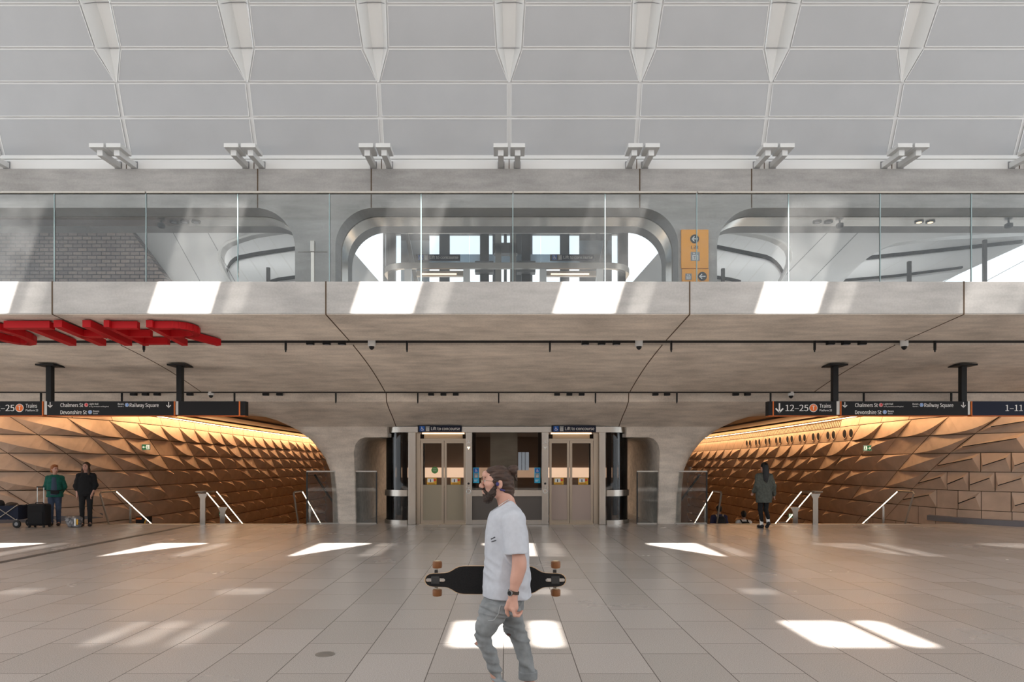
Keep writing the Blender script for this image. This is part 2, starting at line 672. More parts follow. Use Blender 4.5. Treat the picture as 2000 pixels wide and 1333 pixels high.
# ------------------------------------------------------------------ canopy: fascia, soffits, centre mass
b = MB()
b.prism([(11.5, 4.19), (13.2, 4.06), (13.2, 4.55), (11.85, 4.55), (11.85, 4.74), (11.5, 4.74)], -22, 22, 'x')
struct('wall_balcony_edge', b, conc_fascia, bevel=0.015)
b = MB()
b.prism([(11.515, 4.182), (13.2, 4.053), (13.2, 4.07), (11.515, 4.20)], -22, 22, 'x')  # thin sheet added under the balcony edge, bounced light put into its colour
struct('ceiling_lightened_soffit', b, conc_lightened)
b = MB()
b.prism([(13.2, 4.42), (18.6, 4.42), (18.6, 4.55), (13.2, 4.55)], -22, 22, 'x')
struct('floor_upper', b, conc_dark)
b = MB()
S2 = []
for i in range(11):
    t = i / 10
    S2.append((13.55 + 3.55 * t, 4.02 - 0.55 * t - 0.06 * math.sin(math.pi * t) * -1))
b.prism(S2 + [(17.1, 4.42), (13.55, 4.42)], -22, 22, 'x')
struct('ceiling_canopy', b, conc_lightened)

b = MB()
b.prism([(17.06, 3.6), (18.9, 3.6), (18.9, 4.43), (17.06, 4.43)], -22, 22, 'x')
b.prism([(17.25, 3.455), (18.9, 3.455), (18.9, 3.62), (17.25, 3.62)], -22, 22, 'x')
struct('ceiling_slot_back', b, conc_dark)

YF = [(3.47, 17.25), (3.46, 17.25), (3.24, 17.3), (3.10, 17.62), (2.92, 18.2), (2.69, 18.78), (2.4, 18.86), (0, 18.9), (-5, 18.9)]


def yf(z):
    for (z0, y0), (z1, y1) in zip(YF, YF[1:]):
        if z1 <= z <= z0:
            return y1 + (y0 - y1) * (z - z1) / (z0 - z1) if z0 != z1 else y0
    return YF[-1][1]


XO = [(3.47, 22), (3.24, 22), (3.235, 9.5), (3.14, 7.9), (3.06, 7.1), (2.97, 6.65), (2.85, 6.3), (2.6, 5.88), (2.33, 5.52), (1.9, 5.17), (1.47, 5.0), (0.8, 4.94), (0, 4.93), (-5, 4.95)]


def xo(z):
    for (z0, x0), (z1, x1) in zip(XO, XO[1:]):
        if z1 <= z <= z0:
            return x1 + (x0 - x1) * (z - z1) / (z0 - z1)
    return XO[-1][1]


def xi(z):
    if z > 2.69:
        return 0.0
    if z > 2.40:
        return 3.25
    if z > 2.0:
        return 4.18 - 0.33 * (1 - math.sqrt(max(0, 1 - ((z - 2.0) / 0.4) ** 2)))
    return 4.18 - (2.0 - z) * 0.02


zs = [3.46, 3.35, 3.24, 3.234, 3.19, 3.14, 3.10, 3.06, 3.01, 2.97, 2.92, 2.85, 2.77, 2.691, 2.689, 2.6, 2.5, 2.401, 2.399, 2.36, 2.3, 2.2, 2.0, 1.8, 1.47, 1.1, 0.8, 0.4, 0.0, -1.5, -4.6]
for side, sg in (('left', -1), ('right', 1)):
    rows = []
    for z in zs:
        x0, x1, y0 = xi(z), xo(z), yf(z)
        row = []
        if x0 > 0:
            row.append((sg * x0, 24.0, z))
            row.append((sg * x0, y0 + 0.15, z))
            row.append((sg * (x0 + 0.05), y0, z))
        else:
            row += [(0, y0, z)] * 3
        rd = 0.42
        for t in np.linspace(0.08, 1, 13):
            row.append((sg * (x0 + (x1 - rd - x0) * t), y0, z))
        for a in (22, 45, 67, 90):
            row.append((sg * (x1 - rd + rd * math.sin(R(a))), y0 + rd * 1.2 * (1 - math.cos(R(a))), z))
        row.append((sg * x1, 20.6, z))
        row.append((sg * (x1 if z < 2.9 else 6.0), 20.7 if z > 2.9 else 48.0, z))
        rows.append(row)
    m = MB().grid(rows)
    struct('wall_pier_' + side, m, conc_lightened, smooth=True)
    m = MB()
    a, c = sorted((sg * 6.2, sg * 22))
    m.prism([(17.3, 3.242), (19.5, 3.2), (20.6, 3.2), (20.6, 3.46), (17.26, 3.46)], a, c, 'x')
    struct('ceiling_tunnel_lip_' + side, m, conc_lightened)
    m = MB()
    a, c = sorted((sg * 4.9, sg * 14.5))
    m.box(a, c, 20.4, 50, 3.42, 3.5)
    struct('ceiling_tunnel_' + side, m, timber_m)
    m = MB()
    for k in range(5):
        x = sg * (5.6 + k * 1.5)
        m.box(x - 0.04, x + 0.04, 20.9, 48, 3.36, 3.42)
    struct('trim_%d' % (4 if sg < 0 else 5), m, grcdark_m)
    m = MB()
    a, c = sorted((sg * 4.9, sg * 15))
    m.box(a, c, 48, 48.3, -4.7, 3.5)
    struct('wall_tunnel_end_' + side, m, brownwall_m)
m = MB()
m.box(-4.3, 4.3, 18.8, 28, 2.74, 2.9)
struct('ceiling_lift_lobby', m, conc_dark)
m = MB()
m.box(-4.3, -3.2, 18.9, 24, 2.40, 2.5)
m.box(3.2, 4.3, 18.9, 24, 2.40, 2.5)
struct('trim_6', m, conc_dark)
m = MB()
m.box(-4.9, 4.9, 27, 27.3, 0, 2.9)
struct('wall_lift_lobby', m, brownwall_m)
m = MB()
m.box(-4.2, 4.2, 26.85, 26.95, 1.13, 1.52)
tag(m.build('backlit_counter_panel', warm_m), 'long warm backlit panel on the wall behind the lift doors', 'light panel')
m = MB()
m.box(-0.55, 0.35, 22.6, 23.2, 0, 2.74)
struct('pillar_lobby', m, conc)

b = MB()
b.box(-22, 22, 13.52, 13.55, 4.065, 4.42)  # dark plates painting the shade inside the soffit slots
b.box(-22, 22, 17.085, 17.12, 3.445, 3.476)
struct('trim_26', b, dark_m)
area('lobby_lamp', (0, 20.7, 2.70), (0, 0.25, -1), 1.7, 0.25, 45, (1.0, 0.82, 0.62))
area('lobby_lamp', (0, 24.8, 2.72), (0, 0, -1), 6.5, 0.3, 70, (1.0, 0.78, 0.58))
# slot shade is painted by the dark plates above; joints in the concrete
j = MB()
for sx in (-7.66, -3.05, 3.08, 7.7):
    j.prism([(11.495, 4.19), (11.495, 4.74), (11.51, 4.74), (11.51, 4.19)], sx - 0.011, sx + 0.011, 'x')
    j.prism([(11.5, 4.179), (13.2, 4.05), (13.2, 4.08), (11.5, 4.21)], sx - 0.011, sx + 0.011, 'x')
    for (p, q) in zip(S2, S2[1:]):
        j.prism([(p[0], p[1] - 0.004), (q[0], q[1] - 0.004), (q[0], q[1] + 0.02), (p[0], p[1] + 0.02)], sx - 0.011, sx + 0.011, 'x')
for sx in (-3.05, 3.08):
    zz = [3.46, 3.24, 3.10, 2.92, 2.69]
    for z0, z1 in zip(zz, zz[1:]):
        j.prism([(yf(z0) - 0.004, z0), (yf(z1) - 0.004, z1), (yf(z1) + 0.02, z1), (yf(z0) + 0.02, z0)], sx - 0.012, sx + 0.012, 'x')
struct('trim_7', j, grcdark_m)

# ------------------------------------------------------------------ upper wall with rounded openings
UW0, UW1 = 15.2, 16.85
ZT, OT, FL2 = 8.24, 7.37, 4.55


def opening_path(x0, x1, r):
    """from bottom left up, over and down to bottom right (x, z)"""
    p = [(x0, FL2)]
    p += arc(x0 + r, OT - r, r, 180, 90, 14)
    p += arc(x1 - r, OT - r, r, 90, 0, 14)
    p.append((x1, FL2))
    return p


open_c = opening_path(-3.82, 3.82, 0.86)
open_l = [(-22, OT)] + arc(-4.72 - 0.9, OT - 0.9, 0.9, 90, 0, 14) + [(-4.72, FL2)]
open_r = [(4.68, FL2)] + arc(4.68 + 0.9, OT - 0.9, 0.9, 180, 90, 14) + [(22, OT)]
wl = MB()
poly = [(-22, ZT)] + open_l + open_c + open_r + [(22, ZT)]
wl.prism(poly, UW0, UW1)
struct('wall_upper', wl, conc)


def band(path, y0, y1, inset, mb, back=False):
    n = len(path)
    A = []
    for i, p in enumerate(path):
        a, c = path[max(i - 1, 0)], path[min(i + 1, n - 1)]
        dx, dz = c[0] - a[0], c[1] - a[1]
        L = math.hypot(dx, dz)
        A.append((p[0] + dz / L * inset, p[1] - dx / L * inset))
    rows = [[(x, y0, z) for x, z in path], [(x, y0, z) for x, z in A], [(x, y1, z) for x, z in A], [(x, y1, z) for x, z in path]]
    mb.grid(rows)


for k, (pth) in enumerate((open_c, open_l, open_r)):
    m = MB()
    band(pth, 15.72, 16.3, 0.025, m)
    struct('trim_%d' % (8 + k), m, steel_m, smooth=True)
j = MB()
for sx in (-5.55, -3.02, 2.96, 5.45):
    j.box(sx - 0.012, sx + 0.012, 15.194, 15.21, OT, ZT)
for sx in (-4.3, 4.2):
    j.box(sx - 0.35, sx + 0.3, 15.195, 15.21, 6.38, 6.39)
struct('trim_11', j, grcdark_m)
m = MB()
m.box(-22, 22, 15.25, 15.5, ZT, 8.47)
struct('trim_12', m, white_m)
j = MB()
for k in range(-4, 5):
    x = 2.85 * k + 0.05
    j.box(x - 0.008, x + 0.008, 15.243, 15.26, ZT, 8.47)
struct('trim_13', j, grcdark_m)

# ------------------------------------------------------------------ vaulted roof
PITCH = 2.85
CURVE = [(15.42, 8.50), (15.24, 8.95), (15.08, 9.32), (14.85, 9.97), (14.53, 10.52), (14.10, 11.17), (13.35, 11.95), (12.3, 12.65), (11.0, 13.25), (9.5, 13.75)]
ROWS = [0, 2, 3, 4, 5, 6, 7, 8, 9]     # seam rows
HALF = {0: 0, 1: 0, 2: 0, 3: 0.0, 4: 0.245, 5: 0.29, 6: 0.36, 7: 0.43, 8: 0.5, 9: 0.55}


def nrm(i):
    a, c = CURVE[max(i - 1, 0)], CURVE[min(i + 1, len(CURVE) - 1)]
    d = Vector((0, c[0] - a[0], c[1] - a[1])).normalized()
    n = Vector((0, d.z, -d.y))
    return n if n.y > 0 or n.z > 0 else -n


NRM = [nrm(i) for i in range(len(CURVE))]
seg = [(0, 1), (1, 2), (2, 3), (3, 4), (4, 5), (5, 6), (6, 7), (7, 8), (8, 9)]
pan = MB()
rims = MB()
back = MB()
for i0, i1 in seg:
    # continuous white backing with trough openings cut from it
    for k in range(-11, 11):
        xl, xr = PITCH * k + 0.05, PITCH * (k + 1) + 0.05
        q = []
        for i, xs in ((i0, (xl + HALF[i0], xr - HALF[i0])), (i1, (xr - HALF[i1], xl + HALF[i1]))):
            for x in xs:
                q.append(Vector((x, CURVE[i][0], CURVE[i][1])))
        n0 = NRM[i0]
        n1 = NRM[i1]
        nn = (n0, n0, n1, n1)
        bk = [p + n * 0.03 for p, n in zip(q, nn)]
        bo = [p + n * 0.30 for p, n in zip(q, nn)]
        back.add(bk + bo, [(0, 1, 2, 3), (7, 6, 5, 4), (0, 4, 5, 1), (1, 5, 6, 2), (2, 6, 7, 3), (3, 7, 4, 0)])
        up = (q[3] - q[0]).normalized()
        g = 0.028
        gx = 0.045
        lo = g if i0 in ROWS else 0
        hi = g if i1 in ROWS else 0
        q2 = [q[0] + Vector((gx, 0, 0)) + up * lo, q[1] - Vector((gx, 0, 0)) + up * lo, q[2] - Vector((gx, 0, 0)) - up * hi, q[3] + Vector((gx, 0, 0)) - up * hi]
        pb = [p + n * 0.035 for p, n in zip(q2, nn)]
        pan.add(q2 + pb, [(0, 1, 2, 3), (0, 4, 5, 1), (1, 5, 6, 2), (2, 6, 7, 3), (3, 7, 4, 0)])
        # slim raised white rim along seams
        for (a, c, on) in ((0, 1, lo), (2, 3, hi), (1, 2, 1), (3, 0, 1)):
            if on:
                rims.bar(q2[a] - nn[a] * 0.002, q2[c] - nn[c] * 0.002, 0.014, 0.014, up=nn[a])
struct('ceiling', pan, roof_m)
struct('ceiling_backing', back, roofback_m)
struct('trim_14', rims, white_m)
# skylight troughs
chj = MB()
for k in range(-4, 5):
    cx = PITCH * k + 0.05
    rows = []
    for i in range(3, 10):
        h = max(HALF[i], 0.012)
        p = Vector((cx, CURVE[i][0], CURVE[i][1]))
        dep = NRM[i] * (0.34 * min(1, HALF[i] / 0.25) + 0.01)
        rows.append([p + Vector((-h - 0.01, 0, 0)) - NRM[i] * 0.006, p + Vector((-h, 0, 0)), p + Vector((-h * 0.50, 0, 0)) + dep, p + Vector((h * 0.50, 0, 0)) + dep, p + Vector((h, 0, 0)), p + Vector((h + 0.01, 0, 0)) - NRM[i] * 0.006])
    m = MB().grid([list(r) for r in rows])
    struct('ceiling_channel', m, white_m)
    for i in (4, 5, 6):
        h = HALF[i]
        p = Vector((cx, CURVE[i][0], CURVE[i][1])) + NRM[i] * 0.02
        dep = NRM[i] * 0.31
        chj.tube([p + Vector((-h, 0, 0)), p + Vector((-h * 0.50, 0, 0)) + dep, p + Vector((h * 0.50, 0, 0)) + dep, p + Vector((h, 0, 0))], 0.008, 5)
struct('trim_19', chj, greyicon_m)
# roof over the hall with the glazed strips that let the sun in, shaped unseen for its patches
SP = 3.41
hi = [(9.6, 13.72), (8.0, 14.2), (5.9, 14.68), (4.0, 14.88), (1.95, 14.98), (0, 15.0), (-0.95, 15.0), (-1.65, 15.0), (-2.87, 15.0), (-4.1, 15.0), (-14, 15.0)]
r2 = MB()
pane = MB()  # unseen panes added to dim some of the sun patches
for a, c in zip(hi, hi[1:]):
    op = (a[0] <= 5.91 and c[0] >= 1.9) or (a[0] <= -2.8 and c[0] >= -4.15)

    def slab(x0, x1):
        r2.prism([a, c, (c[0], c[1] + 0.4), (a[0], a[1] + 0.4)], x0, x1, 'x')
    if a[0] == -0.95:  # small unseen openings added for faint patches on the floor
        x = -36.0
        for k in range(-9, 10):
            e = 1.70 + SP * k + (0.4 if k % 2 else -0.2)
            if e < -34 or e > 35:
                continue
            slab(x, e - 0.75)
            x = e - 0.1 * (k % 3)
            pane.box(e - 0.8, e + 0.05, c[0], a[0], 15.2, 15.21)
        slab(x, 36)
    elif not op:
        slab(-36, 36)
    else:
        x = -36.0
        for k in range(-9, 10):
            e = 1.70 + SP * k
            s0 = e - 1.12
            if s0 < -35 or e > 35:
                continue
            slab(x, s0)
            slab(e, e + 0.10)
            if a[0] < 0:
                slab(e, e + 0.56)
                slab(e - 0.41, e - 0.345)
                if k == 0:
                    pane.box(e - 1.14, e, c[0], a[0], 15.22, 15.23)
                    slab(e - 0.82, e - 0.78)
            elif k > 2:
                pane.prism([(a[0], a[1] + 0.22), (c[0], c[1] + 0.22), (c[0], c[1] + 0.23), (a[0], a[1] + 0.23)], e - 1.14, e, 'x')
            x = e + 0.55
            pane.prism([(a[0], a[1] + 0.2), (c[0], c[1] + 0.2), (c[0], c[1] + 0.21), (a[0], a[1] + 0.21)], e + 0.06, e + 0.57, 'x')
            if a[0] == 4.0:
                tri = [(e, 1.95), (s0, 1.95), (e, 4.0)] if e < 4 else [(s0, 1.95), (e, 1.95), (s0, 4.0)]  # unseen corner fills that give the sun patches pointed ends
                r2.prism(tri, 14.96, 15.2, 'z')
        slab(x, 36)
r2.box(-36, 36, 9.0, 11.6, 14.35, 14.6)
struct('ceiling_hall', r2, roofback_m)
struct('sun_dimming_panes', pane, glass('sun dimming pane', (0.40, 0.40, 0.40), 0.25))

# far side of the hall, behind the viewer
b = MB()
b.box(-36, 36, -14.4, -14, 0, 6.5)
struct('wall_hall_far', b, brownwall_m)
b = MB()
b.box(-36, 36, 15.6, 24, 9.8, 10.0)  # unseen slab added to shade the shells behind the upper openings
struct('shade_slab_back', b, conc_dark)

# ------------------------------------------------------------------ tunnel side walls of folded panels
H_ROW, W_CELL, SHEAR = 0.53, 1.42, 0.70


def plan_curve(pts):
    P = [Vector((x, y, 0)) for x, y in pts]
    dense = []
    n = len(P)
    for i in range(n - 1):
        p0, p1, p2, p3 = P[max(i - 1, 0)], P[i], P[i + 1], P[min(i + 2, n - 1)]
        for t in np.linspace(0, 1, 24, endpoint=False):
            dense.append(0.5 * ((2 * p1) + (-p0 + p2) * t + (2 * p0 - 5 * p1 + 4 * p2 - p3) * t * t + (-p0 + 3 * p1 - 3 * p2 + p3) * t ** 3))
    dense.append(P[-1])
    L = [0.0]
    for a, c in zip(dense, dense[1:]):
        L.append(L[-1] + (c - a).length)
    X = np.array([p.x for p in dense])
    Y = np.array([p.y for p in dense])
    L = np.array(L)

    def at(s):
        x, y = np.interp(s, L, X), np.interp(s, L, Y)
        x2, y2 = np.interp(s + 0.1, L, X), np.interp(s + 0.1, L, Y)
        x1, y1 = np.interp(s - 0.1, L, X), np.interp(s - 0.1, L, Y)
        t = Vector((x2 - x1, y2 - y1, 0)).normalized()
        return Vector((x, y, 0)), t
    return at, L[-1]


LEFT_PLAN = [(-21, 17.7), (-18, 18.25), (-16, 18.7), (-14.3, 19.2), (-13.1, 20.0), (-12.5, 21.6), (-12.35, 25), (-12.6, 30), (-12.8, 37), (-12.8, 47.9)]
RIGHT_PLAN = [(20, 16.0), (17.5, 16.6), (15.5, 17.2), (14.0, 17.85), (13.0, 18.9), (12.5, 20.6), (12.35, 24), (12.6, 30), (12.8, 37), (12.8, 47.9)]
Z_TOP = 3.03


def panel_wall(side, plan, sg, s_rect):
    at, total = plan_curve(plan)
    pan, bk, slit = MB(), MB(), MB()
    rng = random.Random(3 if sg < 0 else 5)

    def W(s, z, h):
        p, t = at(s)
        n = Vector((t.y, -t.x, 0)) if sg < 0 else Vector((-t.y, t.x, 0))
        lean = 0.0
        return p + n * h + Vector((0, 0, z))
    # backing
    ss = np.linspace(0, total, 90)
    bk.grid([[W(s, z, -0.16) for s in ss] for z in (3.45, -4.7)])
    # top plain strip
    k = 0
    s = 0.0
    while s < total - 0.2:
        e = min(s + W_CELL, total)
        g = 0.012
        sub = np.linspace(s + g, e - g, 4)
        sh = 0.22 * 0.7
        if e > s_rect and not (sg > 0 and s > 13.2):
            pan.grid([[W(q + sh * (0 if z > 3.1 else 1), z, 0.0) for q in sub] for z in (3.30, Z_TOP + 0.012)])
        elif e <= s_rect:
            pan.grid([[W(q, z, 0.0) for q in sub] for z in (3.30, Z_TOP + 0.012)])
        else:
            # ribbed vent strip
            n = 9
            for q in range(n):
                a = s + (e - s) * (q + 0.12) / n
                c = s + (e - s) * (q + 0.62) / n
                pan.add([W(a, 3.26, 0.02), W(c, 3.26, 0.02), W(c + sh, Z_TOP + .02, 0.02), W(a + sh, Z_TOP + .02, 0.02)], [(0, 1, 2, 3)])
        s = e
    nrow = 14
    for row in range(nrow):
        zt = Z_TOP - row * H_ROW
        zb = zt - H_ROW
        off = (row * SHEAR) % W_CELL
        k0 = -3
        for k in range(k0, int(total / W_CELL) + 2):
            s0 = off + k * W_CELL
            if s0 + W_CELL < 0 or s0 + SHEAR > total:
                continue
            lim = s_rect + row * 0.9
            if s0 < lim:
                continue
            cy = at(max(s0, 0))[0].y

            def U(u, v, h):
                ee = 0.009
                u2 = ee / W_CELL * 1.3 + u * (1 - 2.6 * ee / W_CELL)
                v2 = ee / H_ROW + v * (1 - 2 * ee / H_ROW)
                return W(min(max(s0 + u2 * W_CELL + v2 * SHEAR, 0.01), total), zt - v2 * H_ROW, h)
            if sg > 0 and s0 > 13.2 and row in (0, 1) and True:
                pass
            vent = sg > 0 and s0 > 12.6 and row == 0
            flat = (sg < 0 and row == 1 and k == 8) or (sg > 0 and row == 1 and k == 6)
            fade = min(1.0, max(0.45, (s0 + 3) / 9.0))
            if vent or flat:
                pan.grid([[U(u, v, 0.01) for u in np.linspace(0, 1, 4)] for v in (0, 1)])
                continue
            base = 0.30 - 0.13 * row if row < 5 else -0.30
            bow = max(-0.33, min(0.33, -(base + rng.uniform(-0.26, 0.26))))
            amp = 0.15 * fade
            n = 10
            rid, e1, e2 = [], [], []
            for i in range(n + 1):
                t = i / n
                bs = bow * math.sin(math.pi * t) * 1.0
                u, v = t + bs, t - bs
                h = amp * math.sin(math.pi * t) ** 0.8
                rid.append(U(min(max(u, 0), 1), min(max(v, 0), 1), h))
                e1.append(U(2 * t, 0, 0) if t < .5 else U(1, 2 * t - 1, 0))
                e2.append(U(0, 2 * t, 0) if t < .5 else U(2 * t - 1, 1, 0))
            pan.grid([e1, rid])
            pan.grid([rid, e2])
        # squared panels on the part that faces the hall
        lim = s_rect + row * 0.9
        if s_rect > 0:
            s = 0.2 * (row % 3)
            first = off + W_CELL * math.ceil((lim - off) / W_CELL)
            # slanted end panel meeting the folded ones
            wv = 0.66
            while s < first - 0.15:
                e = s + wv * rng.uniform(0.9, 1.1)
                last = e > first - 0.55
                e1_ = first if last else e

                def V(u, v, h):
                    ee = 0.008
                    wR = (e1_ + (v * SHEAR if last else 0)) - s
                    uu = s + ee + u * (wR - 2 * ee)
                    return W(uu, zt - ee - v * (H_ROW - 2 * ee), h)
                if zb < -0.8:
                    pass
                if row >= 5 or (rng.random() < 0.3 and not last):
                    pan.add([V(0, 0, 0), V(1, 0, 0), V(1, 1, 0), V(0, 1, 0)], [(0, 1, 2, 3)])
                else:
                    r1, r2_ = (0.12, 0.66), (0.86, 0.30)
                    if sg > 0:
                        r1, r2_ = (0.14, 0.30), (0.88, 0.68)
                    hh = 0.11
                    q = [V(0, 0, 0), V(1, 0, 0), V(1, 1, 0), V(0, 1, 0), V(*r1, hh), V(*r2_, hh * 0.9)]
                    pan.add(q, [(0, 1, 5, 4), (1, 2, 5), (2, 3, 4, 5), (3, 0, 4)])
                    slit.bar(V(*r1, hh + 0.002), V(*r2_, hh * 0.9 + 0.002), 0.02, 0.022)
                s = e1_
                if last:
                    break
    struct('wall_' + side, pan, grc_m)
    struct('wall_%s_backing' % side, bk, grcdark_m)
    if slit.v:
        struct('trim_%d' % (15 if sg < 0 else 16), slit, black_m)
    # cove lamp along the top
    cv = MB()
    step = 0.5
    ss = np.arange(1.0, total - 0.3, step)
    cv.grid([[W(s, 3.325, 0.03) for s in ss], [W(s, 3.325, 0.075) for s in ss], [W(s, 3.345, 0.075) for s in ss], [W(s, 3.345, 0.03) for s in ss]])
    tag(cv.build('cove_light', cove_m), 'thin warm light strip along the top of the %s tunnel wall' % side, 'light')
    # its light
    n = 12
    edges = np.linspace(1.5, total - 1, n + 1)
    for a, c in zip(edges, edges[1:]):
        p, t = at((a + c) / 2)
        nn = Vector((t.y, -t.x, 0)) if sg < 0 else Vector((-t.y, t.x, 0))
        L = c - a
        o = area('cove_lamp', p + nn * 0.36 + Vector((0, 0, 3.30 if p.y > 21.5 else 3.165)), (-nn * 0.25 + Vector((0, 0, -1))), L, 0.10, COVE_W * L * (0.6 if p.y < 21.5 else 1.0), (1.0, 0.63, 0.33))
        # align the lamp's long side with the wall
        z = -(-nn * 0.25 + Vector((0, 0, -1))).normalized()
        x = t
        yv = z.cross(x).normalized()
        o.rotation_euler = Matrix((x, yv, z)).transposed().to_euler()
        o2 = area('tunnel_ceiling_fill', p + nn * 0.5 + Vector((0, 0, 2.85 if p.y > 21.5 else 2.8)), (0, 0, 1), L, 0.10, COVE_W * (0.9 if p.y > 21.5 else 0.15) * L, (1.0, 0.63, 0.33))  # unseen lamp added below the cove to brighten the tunnel ceiling
        z = Vector((0, 0, -1))
        yv = z.cross(x).normalized()
        o2.rotation_euler = Matrix((x, yv, z)).transposed().to_euler()
    return at, W


COVE_W = 8.5
at_l, WL = panel_wall('left', LEFT_PLAN, -1, -99)
at_r, WR = panel_wall('right', RIGHT_PLAN, 1, 6.1)
skirt_m = plain('blue grey skirting', (0.16, 0.155, 0.17), 0.35)
# skirting along the right wall
m = MB()
ss = np.linspace(0, 9.2, 40)
m.grid([[WR(s, 0.0, 0.10) for s in ss], [WR(s, 0.14, 0.10) for s in ss], [WR(s, 0.16, 0.02) for s in ss]])
struct('baseboard_right', m, skirt_m)
m = MB()
ss = np.linspace(0, 9.6, 40)
m.grid([[WL(s, 0.0, 0.08) for s in ss], [WL(s, 0.12, 0.08) for s in ss], [WL(s, 0.14, 0.02) for s in ss]])
struct('baseboard_left', m, skirt_m)
# round vent holes in pairs along the right tunnel wall
m, m2 = MB(), MB()
for i in range(9):
    s = 13.4 + i * 1.42
    for ds in (0.0, 0.5):
        c = WR(s + ds, 2.76, 0.02)
        p, t = at_r(s + ds)
        n = Vector((-t.y, t.x, 0))
        ring = [c + t * 0.17 * math.cos(a) + Vector((0, 0, 0.17 * math.sin(a))) for a in [2 * math.pi * q / 18 for q in range(18)]]
        m.tube(ring, 0.022, 6, closed=True)
        m2.add([q + n * 0.006 for q in ring], [tuple(range(18))])
struct('trim_17', m, grc_m)
struct('trim_18', m2, black_m)

# ------------------------------------------------------------------ shells behind the upper openings
def shell(name, outline, hole, y, th, mat, kind='structure'):
    """flat-faced shell in the x-z plane; hole cut by a bridge"""
    m = MB()
    if hole:
        k = max(range(len(outline)), key=lambda i: outline[i][0] + outline[i][1])
        h = min(range(len(hole)), key=lambda i: (hole[i][0] - outline[k][0]) ** 2 + (hole[i][1] - outline[k][1]) ** 2)
        hh = hole[h:] + hole[:h + 1]
        outline = outline[:k + 1] + hh + outline[k:]
    m.prism(outline, y, y + th)
    return struct(name, m, mat)


def xz(px, py, d):
    p = PX(px, py, d)
    return (p.x, p.z)


D1, D2 = 19.5, 22.5
# left: brick flank, grey shell with a rounded opening, pale inner shell
shell('wall_brick_upper', [(-24, 9.5), xz(245, 440, 18.6), xz(258, 455, 18.6), xz(330, 552, 18.6), xz(370, 606, 18.6), (-24, 4.55)], None, 18.6, 0.4, brick_m)
rimL = [xz(*p, D1) for p in ((576, 446), (530, 452), (492, 458), (466, 466), (445, 474), (434, 483), (429, 494), (429, 510), (435, 528), (446, 547), (470, 580), (500, 612), (576, 612))]
shell('wall_shell_left', [(-24, 9.6), (-4.2, 9.6), xz(700, 440, D1), ] + [xz(700, 430, D1)] + rimL + [(-10, 4.2), (-24, 4.2)], None, D1, 0.35, greywall_m)
m = MB()
m.prism([(-24, 11), (-5.3, 11), (-5.3, 4.2), (-24, 4.2)], D2, D2 + 0.3)
struct('wall_inner_left', m, palewall_m)
# right
rimR = [xz(*p, D1) for p in ((1400, 448), (1440, 450), (1487, 458), (1512, 465), (1530, 474), (1541, 484), (1545, 496), (1544, 509), (1538, 526), (1527, 545), (1500, 590), (1480, 612), (1400, 612))]
edgeR = [xz(*p, D1) for p in ((1600, 600), (1649, 548), (1672, 524), (1695, 504), (1721, 487), (1750, 475), (1800, 468), (1862, 461), (2040, 452), (2200, 446))]
shell('wall_shell_right', [(4.0, 9.6), (24, 9.6)] + [(24, edgeR[-1][1])] + edgeR[::-1] + rimR[::-1] + [xz(1300, 430, D1)], None, D1, 0.35, greywall_m)
slope_edge = [xz(*p, D2) for p in ((1780, 580), (1835, 553), (2000, 478), (2300, 345))]
m = MB()
m.prism([(5.3, 11), (24, 11)] + slope_edge[::-1] + [(5.3, slope_edge[0][1])], D2, D2 + 0.3)
struct('wall_inner_right', m, palewall_m)
# raised rims of the rounded openings
m = MB()
m.tube([(x, D1 - 0.02, z) for x, z in rimL[:-2]], 0.05, 6)
m.tube([(x, D1 - 0.02, z) for x, z in rimR[:-2]], 0.04, 6)
struct('trim_20', m, white_m)


def strip(name, pts, d, th, lab, mat=black_m):
    m = MB()
    P = [xz(*p, d) for p in pts]
    k = d / F_PX
    up = [(x, z + th * k / 2) for x, z in P]
    dn = [(x, z - th * k / 2) for x, z in P]
    m.prism(up + dn[::-1], d - 0.12, d - 0.02)
    return tag(m.build(name, mat), lab, 'light track')


strip('curved_light_track', [(443, 538), (446, 526), (452, 515), (460, 508), (470, 504), (500, 498), (540, 492), (590, 485)], D2, 6, 'black curved track on the pale shell inside the left rounded opening, upper of two')
strip('curved_light_track', [(528, 552), (545, 547), (590, 541)], D2, 5, 'black curved track on the pale shell inside the left rounded opening, lower of two')
strip('curved_light_track', [(1385, 481), (1440, 492), (1494, 503), (1505, 508), (1514, 515), (1522, 524), (1529, 536)], D2, 6, 'black curved track on the pale shell beside the orange lift sign, upper of two')
strip('curved_light_track', [(1385, 541), (1425, 547), (1445, 552)], D2, 5, 'black curved track on the pale shell beside the orange lift sign, lower of two')
strip('curved_light_track', [(1690, 505), (1780, 496), (1895, 484), (1970, 476), (1992, 474)], D2, 6, 'long straight black track across the far right pale shell, upper of two')
strip('curved_light_track', [(1645, 549), (1750, 540), (1862, 526), (1876, 524)], D2, 4, 'long straight black track across the far right pale shell, lower of two')
# diagonal panel joints on the shells
m = MB()


def seam(p, q, d, w=0.03):
    a, b = xz(*p, d), xz(*q, d)
    m.bar((a[0], d - 0.003, a[1]), (b[0], d - 0.003, b[1]), w, 0.012, up=(0, 1, 0))


